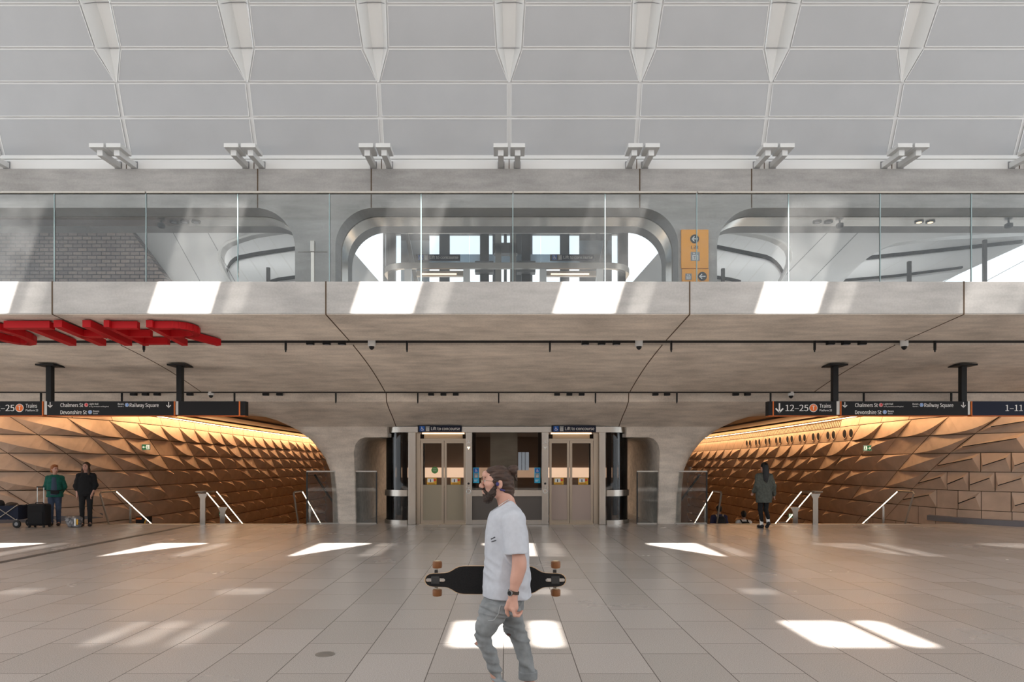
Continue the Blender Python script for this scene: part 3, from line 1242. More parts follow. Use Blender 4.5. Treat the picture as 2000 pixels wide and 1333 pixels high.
for x in (1400, 1432, 1464, 1496):
    seam((x - 60, 600 - 20), (x + 60, 440), D2)
for x in (1700, 1780, 1860, 1940, 2020):
    seam((x - 90, 590), (x + 190, 440), D2, 0.02)
for x in (460, 492, 525, 560):
    seam((x - 50, 440), (x + 60, 600), D2)
struct('trim_21', m, white_m)
m = MB()
for x in (330, 398):
    seam((x, 440), (x + 62, 552), D1, 0.02)
for x in (1590, 1650):
    seam((x + 40, 440), (x - 70, 552), D1, 0.02)
struct('trim_22', m, greyicon_m)
for x0, y0, y1, lab in ((525, 524, 600, 'short black post beside the curved track in the left rounded opening'), (1411, 526, 600, 'short black post under the curved track beside the orange sign'), (1774, 512, 600, 'black post in front of the right shell, nearer the lifts'), (1921, 470, 600, 'tall black post in front of the sky at far right')):
    a, b = PX(x0 - 3, y1, D2 - 0.4), PX(x0 + 3, y0, D2 - 0.4)
    m = MB().box(a.x, b.x, D2 - 0.5, D2 - 0.4, FL2, b.z)
    tag(m.build('post', charcoal_m), lab, 'post')
# ground of the upper level behind the wall
m = MB()
m.box(-24, 24, 18.6, 30, 4.4, 4.55)
struct('floor_upper_back', m, conc_dark)
# pale wedge shells outside the middle opening
m = MB()
m.prism([xz(*p, 24) for p in ((640, 430), (690, 492), (745, 555), (790, 610), (600, 610), (600, 430))], 24, 24.3)
m.prism([xz(*p, 24) for p in ((1370, 430), (1286, 494), (1232, 555), (1190, 610), (1400, 610), (1400, 430))], 24, 24.3)
struct('wall_shell_back', m, palewall_m)

# ------------------------------------------------------------------ lift shafts
LY = 18.72


def shaft_path(inset=0.0, back=21.2, half=3.45, r=0.72):
    h = half - inset
    p = [(-h, back)]
    p += [(-h + r + r * math.cos(R(a)), LY + inset + r + r * math.sin(R(a))) for a in np.linspace(180, 270, 9)]
    p += [(h - r + r * math.cos(R(a)), LY + inset + r + r * math.sin(R(a))) for a in np.linspace(270, 360, 9)]
    p.append((h, back))
    return p


def wrap(z0, z1, inset, th, keep=None):
    """upright band following the shaft's plan"""
    o, i = shaft_path(inset), shaft_path(inset + th)
    m = MB()
    idx = range(len(o))
    if keep:
        lo, hi_ = keep
        o, i = o[lo:hi_], i[lo:hi_]
    n = len(o)
    v = [(x, y, z0) for x, y in o] + [(x, y, z1) for x, y in o] + [(x, y, z0) for x, y in i] + [(x, y, z1) for x, y in i]
    f = []
    for k in range(n - 1):
        f += [(k, k + 1, n + k + 1, n + k), (2 * n + k + 1, 2 * n + k, 3 * n + k, 3 * n + k + 1), (n + k, n + k + 1, 3 * n + k + 1, 3 * n + k), (k + 1, k, 2 * n + k, 2 * n + k + 1)]
    f += [(0, n, 3 * n, 2 * n), (n - 1, 2 * n + n - 1, 3 * n + n - 1, n + n - 1)]
    return m.add(v, f)


def X(px):
    return (px - VPX) * LY / F_PX


def Z(py):
    return EYE + (HORIZON - py) * LY / F_PX


def lift_sign(name, x0, x1, z0, z1, y, lab):
    t = thing(name, lab, 'sign', ((x0 + x1) / 2, y, z0), 'lift to concourse signs')
    MB().box(x0, x1, y - 0.05, y, z0, z1).build('panel', navy_m, t)
    h = z1 - z0
    yf_ = y - 0.052
    c = (z0 + z1) / 2
    sx = x0 + 0.10 * (x1 - x0)
    MB().prism([(sx - .38 * h, c - .38 * h), (sx + .38 * h, c - .38 * h), (sx + .38 * h, c + .38 * h), (sx - .38 * h, c + .38 * h)], yf_ - 0.002, yf_).build('wheelchair_square', icon_blue_m, t)
    wheelchair_mb(MB(), sx, c, h * 0.72, yf_ - 0.003).build('wheelchair_symbol', lettering_m, t)
    sx = x0 + 0.225 * (x1 - x0)
    MB().prism([(sx - .3 * h, c - .38 * h), (sx + .3 * h, c - .38 * h), (sx + .3 * h, c + .38 * h), (sx - .3 * h, c + .38 * h)], yf_ - 0.002, yf_).build('lift_square', greyicon_m, t)
    lift_icon_mb(MB(), sx, c - 0.02 * h, h * 0.6, yf_ - 0.003).build('lift_symbol', lettering_m, t)
    text_mb('Lift to concourse', x0 + 0.305 * (x1 - x0), c - 0.20 * h, 0.46 * h, yf_ - 0.002, width=0.655 * (x1 - x0)).build('lettering', lettering_m, t)
    return t


t = thing('lift_enclosure', 'stainless steel and smoked glass lift enclosure with rounded corners at floor level', 'lift enclosure', (0, LY, 0))
wrap(Z(845), Z(834), -0.02, 0.12).build('top_band', steel_m, t, smooth=True)
for sgn, (lo, hi_) in ((-1, (0, 10)), (1, (10, 20))):
    wrap(Z(970), Z(958), -0.015, 0.07, (lo, hi_)).build('middle_band', steel_m, t, smooth=True)
    wrap(0.0, Z(1017), -0.015, 0.08, (lo, hi_)).build('base_band', steel_m, t, smooth=True)
    wrap(Z(958), Z(845), 0.02, 0.015, (lo, hi_)).build('curved_glass', dark_glass, t, smooth=True)
    wrap(Z(1017), Z(970), 0.02, 0.015, (lo, hi_)).build('curved_glass', dark_glass, t, smooth=True)
    s_ = -1 if sgn < 0 else 1
    for (xa, yy) in ((2.86, 19.1), (3.28, 19.6), (3.30, 20.9)):
        MB().cyl((s_ * xa, yy, 0.1), (s_ * xa, yy, 2.66), 0.07, 12).build('corner_post', black_m, t, smooth=True)
    a, b = sorted((s_ * 2.86, s_ * 2.62))
for x0, x1 in ((798, 812), (910, 922), (1058, 1071), (1170, 1182)):
    MB().box(X(x0), X(x1), LY - 0.06, LY + 0.3, 0, Z(845)).build('column', steel_m, t, bevel=0.008)
# fixed middle bay
MB().box(X(922), X(1058), LY - 0.03, LY + 0.05, Z(970), Z(958)).build('transom', steel_m, t, bevel=0.005)
MB().box(X(922), X(1058), LY - 0.04, LY + 0.06, 0, Z(1016)).build('sill', steel_m, t, bevel=0.005)
MB().box(X(922), X(1058), LY + 0.01, LY + 0.03, Z(958), Z(845)).build('upper_pane', dark_glass, t)
MB().box(X(922), X(1058), LY + 0.01, LY + 0.03, Z(1016), Z(970)).build('lower_panel', frost_dark, t)
for x in (926, 1054):
    MB().box(X(x) - 0.04, X(x) + 0.04, LY + 0.04, LY + 0.12, 0.1, Z(845)).build('pane_frame', black_m, t)
# call columns' marks
for x, lit in ((915.5, 'down'), (1064.5, None)):
    for y, d, ud in ((864, 'up', 1), (876, 'down', -1)):
        c, zc = X(x), Z(y)
        mm = MB().prism([(c - 0.045, zc - 0.035 * ud), (c + 0.045, zc - 0.035 * ud), (c, zc + 0.04 * ud)], LY - 0.066, LY - 0.061)
        mm.build('arrow_lamp', slot_m if lit == d else lettering_m, t)
    disc_mb(MB(), X(x), Z(945), 0.03, LY - 0.061, 0.006).build('key_switch', black_m, t)
    MB().tube([(X(x) + 0.055 * math.cos(a), LY - 0.066, Z(960) + 0.055 * math.sin(a)) for a in [2 * math.pi * k / 18 for k in range(18)]], 0.010, 6, closed=True).build('button_ring', white_m, t)
    disc_mb(MB(), X(x), Z(953), 0.028, LY - 0.061, 0.01).build('call_button', steel_soft, t)


def lift_door(x0, xm, x1, lab, lower, posters):
    t = thing('lift_door', lab, 'lift door', (X(xm), LY, 0), 'double lift doors')
    yd = LY + 0.14
    # header with slim lamp
    MB().box(X(x0), X(x1), yd - 0.02, yd + 0.06, Z(861), Z(857)).build('header', bronze_m, t)
    MB().box(X(x0) + .05, X(x1) - .05, yd - 0.03, yd + 0.02, Z(848), Z(845.5)).build('slim_lamp', slot_m, t)
    MB().box(X(x0) + .1, X(x1) - .1, yd + 0.0, yd + 0.03, Z(857), Z(849)).build('transom_panel', plain('lit transom ' + str(x0), (0.62, 0.45, 0.28), 0.4), t)
    for a, b in ((x0, xm), (xm, x1)):
        f = MB()
        fw = 0.065
        A, B = X(a) + 0.006, X(b) - 0.006
        f.box(A, A + fw, yd, yd + 0.05, 0.02, Z(861))
        f.box(B - fw, B, yd, yd + 0.05, 0.02, Z(861))
        f.box(A + fw, B - fw, yd, yd + 0.05, Z(866), Z(861))
        f.box(A + fw, B - fw, yd, yd + 0.05, 0.02, 0.11)
        fo = f.build('door_leaf', bronze_m, t)
        MB().box(A + fw, B - fw, yd + 0.02, yd + 0.03, Z(948), Z(866)).build('window', shaft_glass, fo)
        MB().box(A + fw, B - fw, yd + 0.01, yd + 0.04, 0.11, Z(948)).build('frosted_panel', lower, fo)
    a = 1160.3 if x0 > 1000 else 812.3
    MB().box(X(a), X(a + (9.4 if a > 1000 else 7.4)), LY + 0.12, LY + 0.22, 0, Z(846)).build('jamb', bronze_m, t)
    MB().box(X(x0), X(x1), LY - 0.04, yd + 0.1, 0, 0.02).build('threshold', bronze_m, t)
    return t


lift_door(820, 866.5, 910, 'double glass lift doors with olive frosted lower panels, left of the walking man', frost_m, True)
lift_door(1073, 1113.5, 1160, 'double glass lift doors with pinkish frosted lower panels, right of the walking man', frost_pink, True)
lift_sign('lift_sign', X(817), X(902), Z(845), Z(832), LY - 0.06, 'navy Lift to concourse sign over the left lift doors at floor level')
lift_sign('lift_sign', X(1077), X(1163), Z(845), Z(832), LY - 0.06, 'navy Lift to concourse sign over the right lift doors at floor level')
# stickers on the middle pane
for x, lab in ((930, 'cyan wheelchair and lift sticker on the pane left of the walking man'), (1049.5, 'cyan wheelchair and lift sticker on the pane right of the walking man')):
    t = thing('access_sticker', lab, 'sticker', (X(x), LY, Z(945)), 'cyan access stickers')
    y = LY + 0.008
    MB().box(X(x) - 0.08, X(x) + 0.08, y - 0.004, y, Z(944), Z(914)).build('backing', cyan_m, t)
    MB().box(X(x) - 0.065, X(x) + 0.065, y - 0.006, y - 0.004, Z(923.5), Z(915.5)).build('blue_square', icon_blue_m, t)
    wheelchair_mb(MB(), X(x), Z(919.5), 0.10, y - 0.007).build('wheelchair_symbol', lettering_m, t)
    MB().box(X(x) - 0.055, X(x) + 0.055, y - 0.006, y - 0.004, Z(934), Z(925)).build('grey_square', greyicon_m, t)
    lift_icon_mb(MB(), X(x), Z(930), 0.085, y - 0.007).build('lift_symbol', lettering_m, t)
    for k in range(2):
        MB().box(X(x) - 0.055, X(x) + 0.045 - 0.03 * k, y - 0.006, y - 0.004, Z(938.6 + 2 * k), Z(937.8 + 2 * k)).build('small_print', lettering_m, t)
# posters on the doors
for x, lab in ((842, 'yellow notice on the left leaf of the left lift doors'), (889, 'yellow notice on the right leaf of the left lift doors'), (1092, 'yellow notice on the left leaf of the right lift doors'), (1140, 'yellow notice on the right leaf of the right lift doors')):
    t = thing('notice', lab, 'notice', (X(x), LY, Z(947)), 'yellow notices on the lift doors')
    y = LY + 0.155
    MB().box(X(x) - 0.135, X(x) + 0.135, y - 0.004, y, Z(947.5), Z(934)).build('sheet', yellow_m, t)
    MB().box(X(x) - 0.115, X(x) + 0.05, y - 0.006, y - 0.004, Z(943), Z(935.5)).build('picture_panel', paper_m, t)
    MB().box(X(x) - 0.045, X(x) - 0.02, y - 0.008, y - 0.006, Z(942.5), Z(937)).build('figure', black_m, t)
    disc_mb(MB(), X(x) + 0.085, Z(938.5), 0.03, y - 0.004).build('red_dot', tred_m, t)
    MB().box(X(x) - 0.09, X(x) + 0.09, y - 0.006, y - 0.004, Z(946.4), Z(945.2)).build('text_line', plain('brown ink %d' % x, (0.2, 0.08, 0.02)), t)
t = thing('door_sticker', 'round green sticker on the left pane of the left lift doors', 'sticker', (X(848), LY + 0.15, Z(926)))
disc_mb(MB(), X(848), Z(919), 0.095, LY + 0.155).build('disc', plain('leaf green', (0.10, 0.28, 0.07)), t)
for k in range(2):
    MB().box(X(848) - 0.05, X(848) + 0.05, LY + 0.148, LY + 0.151, Z(919 - 2 + 4 * k), Z(918.2 - 2 + 4 * k)).build('text_line', lettering_m, t)
# cab interiors seen through the glass
for xa, xb, lab in ((-2.62, -1.0, 'dark glazed lift cab behind the left lift doors'), (1.0, 2.62, 'dark glazed lift cab behind the right lift doors')):
    t = thing('lift_cab', lab, 'lift cab', ((xa + xb) / 2, 20.2, 0), 'lift cabs')
    MB().box(xa, xb, 19.25, 21.3, 2.35, 2.5).build('cab_ceiling', charcoal_m, t)
    MB().box(xa, xb, 19.25, 21.3, 0.01, 0.06).build('cab_floor', charcoal_m, t)
    MB().tube([(xa + 0.1, 21.1, 0.95), (xb - 0.1, 21.1, 0.95)], 0.025, 8).build('handrail', steel_m, t)
    MB().box(xa, xb, 21.25, 21.3, 0.06, 0.85).build('back_panel', dark_m, t)
    for x in (xa, xb - 0.06):
        MB().box(x, x + 0.06, 21.2, 21.3, 0.06, 2.35).build('cab_post', black_m, t)

# upper lift enclosure
U0 = 4.55
t = thing('lift_enclosure', 'clear glass lift shaft with a steel ring behind the balcony balustrade', 'lift enclosure', (0, LY, U0))
wrap(Z(525), Z(513.5), -0.02, 0.10).build('steel_ring', steel_soft, t, smooth=True)
for xa in (757.5, 1222):
    MB().box(X(xa) - 0.10, X(xa) + 0.10, 19.3, 19.5, U0, 9.6).build('corner_post', charcoal_m, t)
for lo, hi_ in ((0, 10), (10, 20)):
    wrap(Z(513), 9.4, 0.0, 0.015, (lo, hi_)).build('curved_glass', shaft_glass, t, smooth=True)
for a, b in ((783, 917), (917, 1056), (1056, 1195)):
    MB().box(X(a) + 0.006, X(b) - 0.006, LY - 0.01, LY + 0.005, Z(513), Z(457)).build('front_pane', shaft_glass, t)
for a in (796, 911, 1061, 1172):
    MB().box(X(a) - 0.09, X(a) + 0.09, LY, LY + 0.2, U0, Z(525)).build('column', white_m, t)
for a, b in ((812, 905), (1066, 1166)):
    MB().box(X(a), X(b), LY + 0.15, LY + 0.3, Z(536), Z(526)).build('door_header', bronze_m, t)
    MB().box(X(a) + 0.15, X(b) - 0.2, LY + 0.12, LY + 0.15, Z(534), Z(531.5)).build('slim_lamp', slot_m, t)
MB().box(X(783), X(1195), LY + 0.02, LY + 0.1, Z(455), Z(452)).build('top_rail', white_m, t)
# machinery inside the shaft
for xa in (943, 1030):
    MB().box(X(xa) - 0.13, X(xa) + 0.13, 20.0, 20.3, U0 + 1.5, 9.2).build('guide_frame', charcoal_m, t)
    MB().box(X(xa) - 0.27, X(xa) + 0.27, 19.8, 20.1, Z(510), Z(487)).build('counterweight', greyicon_m, t)
for xa in (972, 1003):
    MB().box(X(xa) - 0.09, X(xa) + 0.09, 20.2, 20.4, U0, 9.4).build('mast', steel_soft, t)
MB().box(X(962), X(1012), 20.2, 20.5, Z(462), Z(440)).build('pulley_box', charcoal_m, t)
for s_ in (-1, 1):
    MB().bar((s_ * 3.2, 20.8, 9.4), (s_ * 2.55, 20.8, 6.2), 0.12, 0.12).build('brace', steel_soft, t)
lift_sign('lift_sign', X(814), X(899), Z(511), Z(498.5), LY - 0.02, 'grey Lift to concourse sign on the left of the upper glass shaft')
lift_sign('lift_sign', X(1074), X(1160), Z(511), Z(498.5), LY - 0.02, 'grey Lift to concourse sign on the right of the upper glass shaft')
# dark glazed screen and beams farther back with bright gaps between
back = MB()
D3 = 23.5


def bx(x0, x1, y0, y1, d=D3):
    a, b = PX(x0, y1, d), PX(x1, y0, d)
    return (a.x, b.x, d, d + 0.15, a.z, b.z)


for x0, x1 in ((783, 838), (858, 878), (938, 952), (962, 968), (984, 990), (1000, 1040), (1094, 1112), (1132, 1195), (748, 764)):
    back.box(*bx(x0, x1, 455, 560))
back.box(*bx(765, 1215, 425, 458))
struct('trim_23', back, plain('grey shaft frame', (0.16, 0.17, 0.185), 0.5))
back = MB()
back.box(*bx(783, 1195, 497, 512, 23.3))
back.box(*bx(783, 838, 470, 512, 23.3))
back.box(*bx(1132, 1195, 470, 512, 23.3))
back.box(*bx(783, 838, 526, 552, 23.3))
struct('window_2', back, frosted_m)
back = MB()
a, b = PX(1012, 919, 23.5), PX(1033, 884, 23.5)
back.box(a.x, b.x, 23.5, 23.55, a.z, b.z)
struct('window_3', back, plain('daylit far window', (0.8, 0.85, 0.9), 0.5, emit=(0.75, 0.86, 1.0), es=0.75))
back = MB()
for q in (0.33, 0.66):
    back.box(a.x + (b.x - a.x) * q - 0.008, a.x + (b.x - a.x) * q + 0.008, 23.48, 23.5, a.z, b.z)
struct('trim_24', back, charcoal_m)

# ------------------------------------------------------------------ balcony glass balustrade
BY = 11.62
t = thing('glass_balustrade', 'long clear glass balustrade with a slim steel handrail along the balcony edge', 'balustrade', (0, BY, 4.74))
xs = [(p - VPX) * BY / F_PX for p in (-252, -72, 107, 286, 465, 644, 823, 1002, 1182, 1361, 1540, 1719, 1897, 2076, 2256)]
GZ1 = EYE + (HORIZON - 379) * BY / F_PX
for a, b in zip(xs, xs[1:]):
    g = MB().box(a + 0.008, b - 0.008, BY - 0.01, BY + 0.01, 4.60, GZ1).build('glass_panel', glass_m, t)
    MB().box(b - 0.010, b + 0.004, BY - 0.013, BY + 0.011, 4.75, GZ1).build('glass_edge', glassedge_m, g)
for a, b in ((xs[0], xs[3]), (xs[3], xs[7]), (xs[7], xs[9]), (xs[9], xs[14])):
    MB().box(a + 0.008, b - 0.008, BY - 0.035, BY + 0.035, GZ1, GZ1 + 0.04).build('handrail', steel_soft, t, bevel=0.01)

# orange lift sign on the upper wall
OY = 15.17


def xo2(px):
    return (px - VPX) * OY / F_PX


def zo(py):
    return EYE + (HORIZON - py) * OY / F_PX


t = thing('lift_direction_sign', 'tall orange sign with arrows and lift symbols on the upper concrete wall', 'sign', (xo2(1357), OY, zo(560)))
MB().box(xo2(1330), xo2(1383), OY - 0.03, OY + 0.02, zo(525), zo(449.5)).build('upper_panel', orangesign_m, t)
MB().box(xo2(1332), xo2(1384), OY - 0.02, OY + 0.025, zo(562), zo(526)).build('lower_panel', orangesign_m, t)
for (cx, cy) in ((1356, 468), (1371, 541)):
    disc_mb(MB(), xo2(cx), zo(cy), 0.10, OY - 0.031).build('black_disc', charcoal_m, t)
    arrow_mb(MB(), xo2(cx), zo(cy), 0.125, OY - 0.035, 'left').build('arrow', lettering_m, t)
text_mb('Lift', xo2(1349), zo(487.5), 0.075, OY - 0.032, width=0.17).build('lettering', charcoal_m, t)
for (cx, cy, s) in ((1357, 502, 0.10), (1344, 541.5, 0.07)):
    MB().box(xo2(cx) - s, xo2(cx) + s, OY - 0.034, OY - 0.031, zo(cy) - s, zo(cy) + s).build('grey_square', greyicon_m, t)
    lift_icon_mb(MB(), xo2(cx), zo(cy), s * 1.7, OY - 0.035).build('lift_symbol', lettering_m, t)
# steel post end on the upper wall's left pier
t = thing('steel_bollard', 'narrow stainless steel post on the left upper pier', 'post', (xo2(609.5), 14.9, U0))
p0, p1 = PX(607, 552, 14.9), PX(613.5, 470, 14.9)
MB().box(p0.x, p1.x, 14.9, 14.96, U0, p1.z - 0.25).build('post', steel_m, t, bevel=0.006)
MB().box(p0.x - 0.01, p1.x + 0.01, 14.88, 14.98, p1.z - 0.25, p1.z).build('reader_head', steel_soft, t, bevel=0.01)

# downlights and cameras in the steel bands over the upper openings
for px, lab in ((340, 'black ringed downlight over the left opening, farthest left of three'), (361, 'black ringed downlight over the left opening, middle of three'), (383, 'black ringed downlight over the left opening, farthest right of three'), (1596, 'black ringed downlight over the right opening, first of the near pair'), (1618, 'black ringed downlight over the right opening, second of the near pair'), (1795, 'lit ringed downlight over the right opening, first of the far pair'), (1817, 'lit ringed downlight over the right opening, second of the far pair')):
    x = (px - VPX) * 16.0 / F_PX
    t = thing('downlight', lab, 'downlight', (x, 16.0, OT - 0.03), 'downlights over the upper openings')
    MB().lathe((x, 16.0, OT - 0.045), [(0.10, 0.0), (0.10, 0.02)], 18).build('ring', charcoal_m, t)
    MB().lathe((x, 16.0, OT - 0.048), [(0.06, 0.0), (0.06, 0.01)], 14).build('lens', slot_m if px > 1700 else greyicon_m, t)
for px, lab in ((315, 'round black speaker over the left upper opening'), (1640, 'boxy black speaker over the middle of the right opening'), (1970, 'boxy black speaker over the far end of the right opening')):
    x = (px - VPX) * 16.0 / F_PX
    t = thing('loudspeaker', lab, 'speaker', (x, 16.0, OT - 0.03))
    MB().box(x - 0.07, x + 0.07, 15.93, 16.07, OT - 0.17, OT - 0.06).build('housing', black_m, t, bevel=0.03)
    MB().cyl((x, 16.0, OT - 0.07), (x, 16.0, OT - 0.02), 0.02, 8).build('stem', black_m, t)

for xa in (-9.5, 9.5):
    area('outer_shell_fill', (xa, 17.0, 7.6), (0, 0.8, -0.6), 8.0, 0.3, 62, (1.0, 0.96, 0.92))  # unseen lamp added behind the wall to brighten the grey shells
    area('inner_shell_fill', (xa, 20.3, 8.9), (0, 0.75, -0.65), 8.0, 0.3, 62, (1.0, 0.97, 0.94))  # unseen lamp added between the shells to brighten the inner ones

# ------------------------------------------------------------------ white roof brackets
for k in range(-4, 5):
    for s_ in (-1, 1):
        bxx = 2.85 * k + 0.05
        if abs(bxx) > 12.2:
            continue
        nm = ['leftmost', 'second', 'third', 'fourth', 'middle', 'sixth', 'seventh', 'eighth', 'rightmost'][k + 4]
        t = thing('roof_bracket', 'white steel bracket at the wall top, %s arm of the %s pair from the left' % ('left' if s_ < 0 else 'right', nm), 'bracket', (bxx + s_ * 0.20, 15.25, 8.36), 'white brackets along the foot of the roof')
        cx = bxx + s_ * 0.18
        MB().bar((cx, 15.25, 8.33), (cx, 14.55, 8.30), 0.12, 0.12).build('arm', white_m, t, bevel=0.006)
        MB().box(cx - 0.155, cx + 0.155, 14.42, 14.86, 8.36, 8.45).build('head_plate', white_m, t, bevel=0.008)
        MB().box(cx - 0.075, cx + 0.075, 15.235, 15.25, 8.25, 8.42).build('fixing_plate', greyicon_m, t)
# slim gutter beam along the foot of the roof
m = MB()
m.box(-22, 22, 15.28, 15.40, 8.50, 8.58)
struct('trim_25', m, white_m)

# ------------------------------------------------------------------ hanging wayfinding signs
SY = 15.0


def sx_(px):
    return (px - VPX) * SY / F_PX


def sz_(py):
    return EYE + (HORIZON - py) * SY / F_PX


def soffit_z(y):
    for p, q in zip(S2, S2[1:]):
        if p[0] <= y <= q[0]:
            return p[1] + (q[1] - p[1]) * (y - p[0]) / (q[0] - p[0])
    return 3.7


def small(t, s, px, py, cap, w=None):
    text_mb(s, sx_(px), sz_(py), cap * SY / F_PX, SY - 0.093, width=w * SY / F_PX if w else None, bold=0.03).build('lettering', lettering_m, t)


def roundel(t, px, py, r, letter, mat, ring=True):
    k = SY / F_PX
    disc_mb(MB(), sx_(px), sz_(py), r * k, SY - 0.0925, 0.002, 28).build('roundel_ring', lettering_m, t)
    disc_mb(MB(), sx_(px), sz_(py), r * k * 0.86, SY - 0.0950, 0.002, 28).build('roundel', mat, t)
    text_mb(letter, sx_(px), sz_(py + r * 0.52), r * 1.02 * k, SY - 0.0985, align='CENTER', bold=0.04).build('roundel_letter', lettering_m, t)


def sarrow(t, px, py, s):
    arrow_mb(MB(), sx_(px), sz_(py), s * SY / F_PX, SY - 0.093, 'down').build('arrow', lettering_m, t)


def sign_box(name, lab, p0, p1, mat, edge_l=False, edge_r=False):
    t = thing(name, lab, 'sign', (sx_((p0 + p1) / 2), SY, sz_(812)), 'hanging direction signs')
    MB().box(sx_(p0), sx_(p1), SY - 0.09, SY + 0.09, sz_(812.5), sz_(785)).build('casing', mat, t)
    MB().box(sx_(p0) + 0.01, sx_(p1) - 0.01, SY - 0.075, SY + 0.075, sz_(814), sz_(812.5)).build('bottom_trim', orange_m, t)
    if edge_l:
        MB().box(sx_(p0) - 0.015, sx_(p0) + 0.005, SY - 0.092, SY + 0.092, sz_(812.5), sz_(785)).build('orange_edge', orange_m, t)
    if edge_r:
        MB().box(sx_(p1) - 0.005, sx_(p1) + 0.015, SY - 0.092, SY + 0.092, sz_(812.5), sz_(785)).build('orange_edge', orange_m, t)
    return t


def trains(t, o):
    """o is the pixel x of the arrow"""
    sarrow(t, o, 798, 17)
    small(t, '12\u201325', o + 12, 804, 12, 44)
    roundel(t, o + 66, 798, 8, 'T', tor_m)
    small(t, 'Trains', o + 78, 797.5, 7.2, 22)
    small(t, 'Platform 23', o + 78, 804.5, 3.6, 24)


def streets(t, o):
    sarrow(t, o, 792, 10)
    small(t, 'Chalmers St', o + 20, 796.2, 7.2, 44)
    roundel(t, o + 70, 792.2, 3.8, 'L', tred_m)
    small(t, 'Light Rail', o + 75.5, 792, 3.4, 18)
    small(t, 'to City, Randwick and Kingsford', o + 75.5, 796.4, 2.0, 38)
    small(t, 'Devonshire St', o + 20, 810, 7.2, 51)
    roundel(t, o + 77.5, 806, 3.8, 'B', tblue_m)
    small(t, 'Buses', o + 83.5, 806, 3.4, 11.5)
    small(t, 'Stand A', o + 83.5, 810, 2.2, 9)
    small(t, 'Buses', o + 131.5, 792, 3.4, 11.5)
    small(t, 'Stands 1', o + 131.5, 796.2, 2.2, 11)
    roundel(t, o + 149, 792.2, 3.8, 'B', tblue_m)
    small(t, 'Railway Square', o + 154.5, 796.2, 7.2, 56)
    sarrow(t, o + 230, 792, 10)


t = sign_box('direction_sign', 'black hanging sign for trains 12-25 cut by the left edge of the picture', -42, 88, signface_m, edge_r=True)
trains(t, -22)
t = sign_box('direction_sign', 'black hanging street sign at left between two black hangers', 97, 344, signface_m, edge_r=True)
streets(t, 103.5)
t = sign_box('direction_sign', 'blank black hanging sign box at the right end of the left row', 352, 482, signface_m)
MB().box(sx_(471) - 0.015, sx_(471) + 0.015, SY - 0.094, SY - 0.09, sz_(812.5), sz_(785)).build('orange_edge', orange_m, t)
t = sign_box('direction_sign', 'black hanging sign for trains 12-25 at the left end of the right row', 1498, 1630, signface_m)
MB().box(sx_(1507) - 0.012, sx_(1507) + 0.012, SY - 0.094, SY - 0.09, sz_(812.5), sz_(785)).build('orange_edge', orange_m, t)
trains(t, 1519)
t = sign_box('direction_sign', 'black hanging street sign at right between two black hangers', 1639, 1885, signface_m, edge_l=True)
streets(t, 1646)
t = sign_box('direction_sign', 'navy hanging sign for platforms 1-11 cut by the right edge of the picture', 1893, 2060, navy_m, edge_l=True)
small(t, '1\u201311 \u2013', 1958, 804, 12, 46)
sarrow(t, 2040, 798, 17)
for px, lab in ((98, 'black hanger post of the left sign row, nearer the picture edge'), (352, 'black hanger post of the left sign row, nearer the lifts'), (1630, 'black hanger post of the right sign row, nearer the lifts'), (1880, 'black hanger post of the right sign row, nearer the picture edge')):
    z1 = soffit_z(SY)
    t = thing('sign_hanger', lab, 'sign hanger', (sx_(px), SY, z1), 'black sign hangers')
    s_ = -1 if px < 1000 else 1
    MB().box(sx_(px) - 0.06, sx_(px) + 0.06, SY - 0.06, SY + 0.06, sz_(784.8), z1).build('post', black_m, t, bevel=0.005)
    MB().box(sx_(px) - 0.20, sx_(px) + 0.20, SY - 0.20, SY + 0.20, z1 - 0.05, z1 - 0.012).build('flange', black_m, t, bevel=0.005)
    g0, g1 = {98: (89.6, 96.2), 352: (345.8, 351.2), 1630: (1630.8, 1637.2), 1880: (1885.8, 1890.8)}[px]
    MB().box(sx_(g0), sx_(g1), SY - 0.07, SY + 0.07, sz_(811), sz_(784.8)).build('joint_bracket', steel_soft, t)

# ------------------------------------------------------------------ red letters under the balcony
RY0, RY1 = 11.78, 13.02
RT = 0.12


def rz(y):
    return 4.19 - (y - 11.5) * 0.0765 - 0.03


def letter(name, strokes, x0, w, lab, half=0.072):
    """strokes: polylines in letter space, u across 0..1, v from near 0 to far 1"""
    m = []
    t = thing(name, lab, 'letter', (x0 + w / 2, RY0, rz(RY0)), 'red letters under the balcony')
    for st in strokes:
        q = MB()
        for (u0, v0), (u1, v1) in zip(st, st[1:]):
            a = Vector((x0 + u0 * w, RY0 + v0 * (RY1 - RY0), 0))
            b = Vector((x0 + u1 * w, RY0 + v1 * (RY1 - RY0), 0))
            d = (b - a).normalized()
            a = a - d * 0.0
            n = Vector((-d.y, d.x, 0)) * half
            e = d * 0.03
            P = [a + n - e, b + n + e, b - n + e, a - n - e]
            top = [Vector((p.x, p.y, rz(p.y))) for p in P]
            bot = [Vector((p.x, p.y, rz(p.y) - RT)) for p in P]
            q.add(top + bot, [(0, 1, 2, 3), (7, 6, 5, 4), (0, 4, 5, 1), (1, 5, 6, 2), (2, 6, 7, 3), (3, 7, 4, 0)])
        q.build('stroke', red_m, t)
    return t


def lx(px):
    return (px - VPX) * RY0 / F_PX


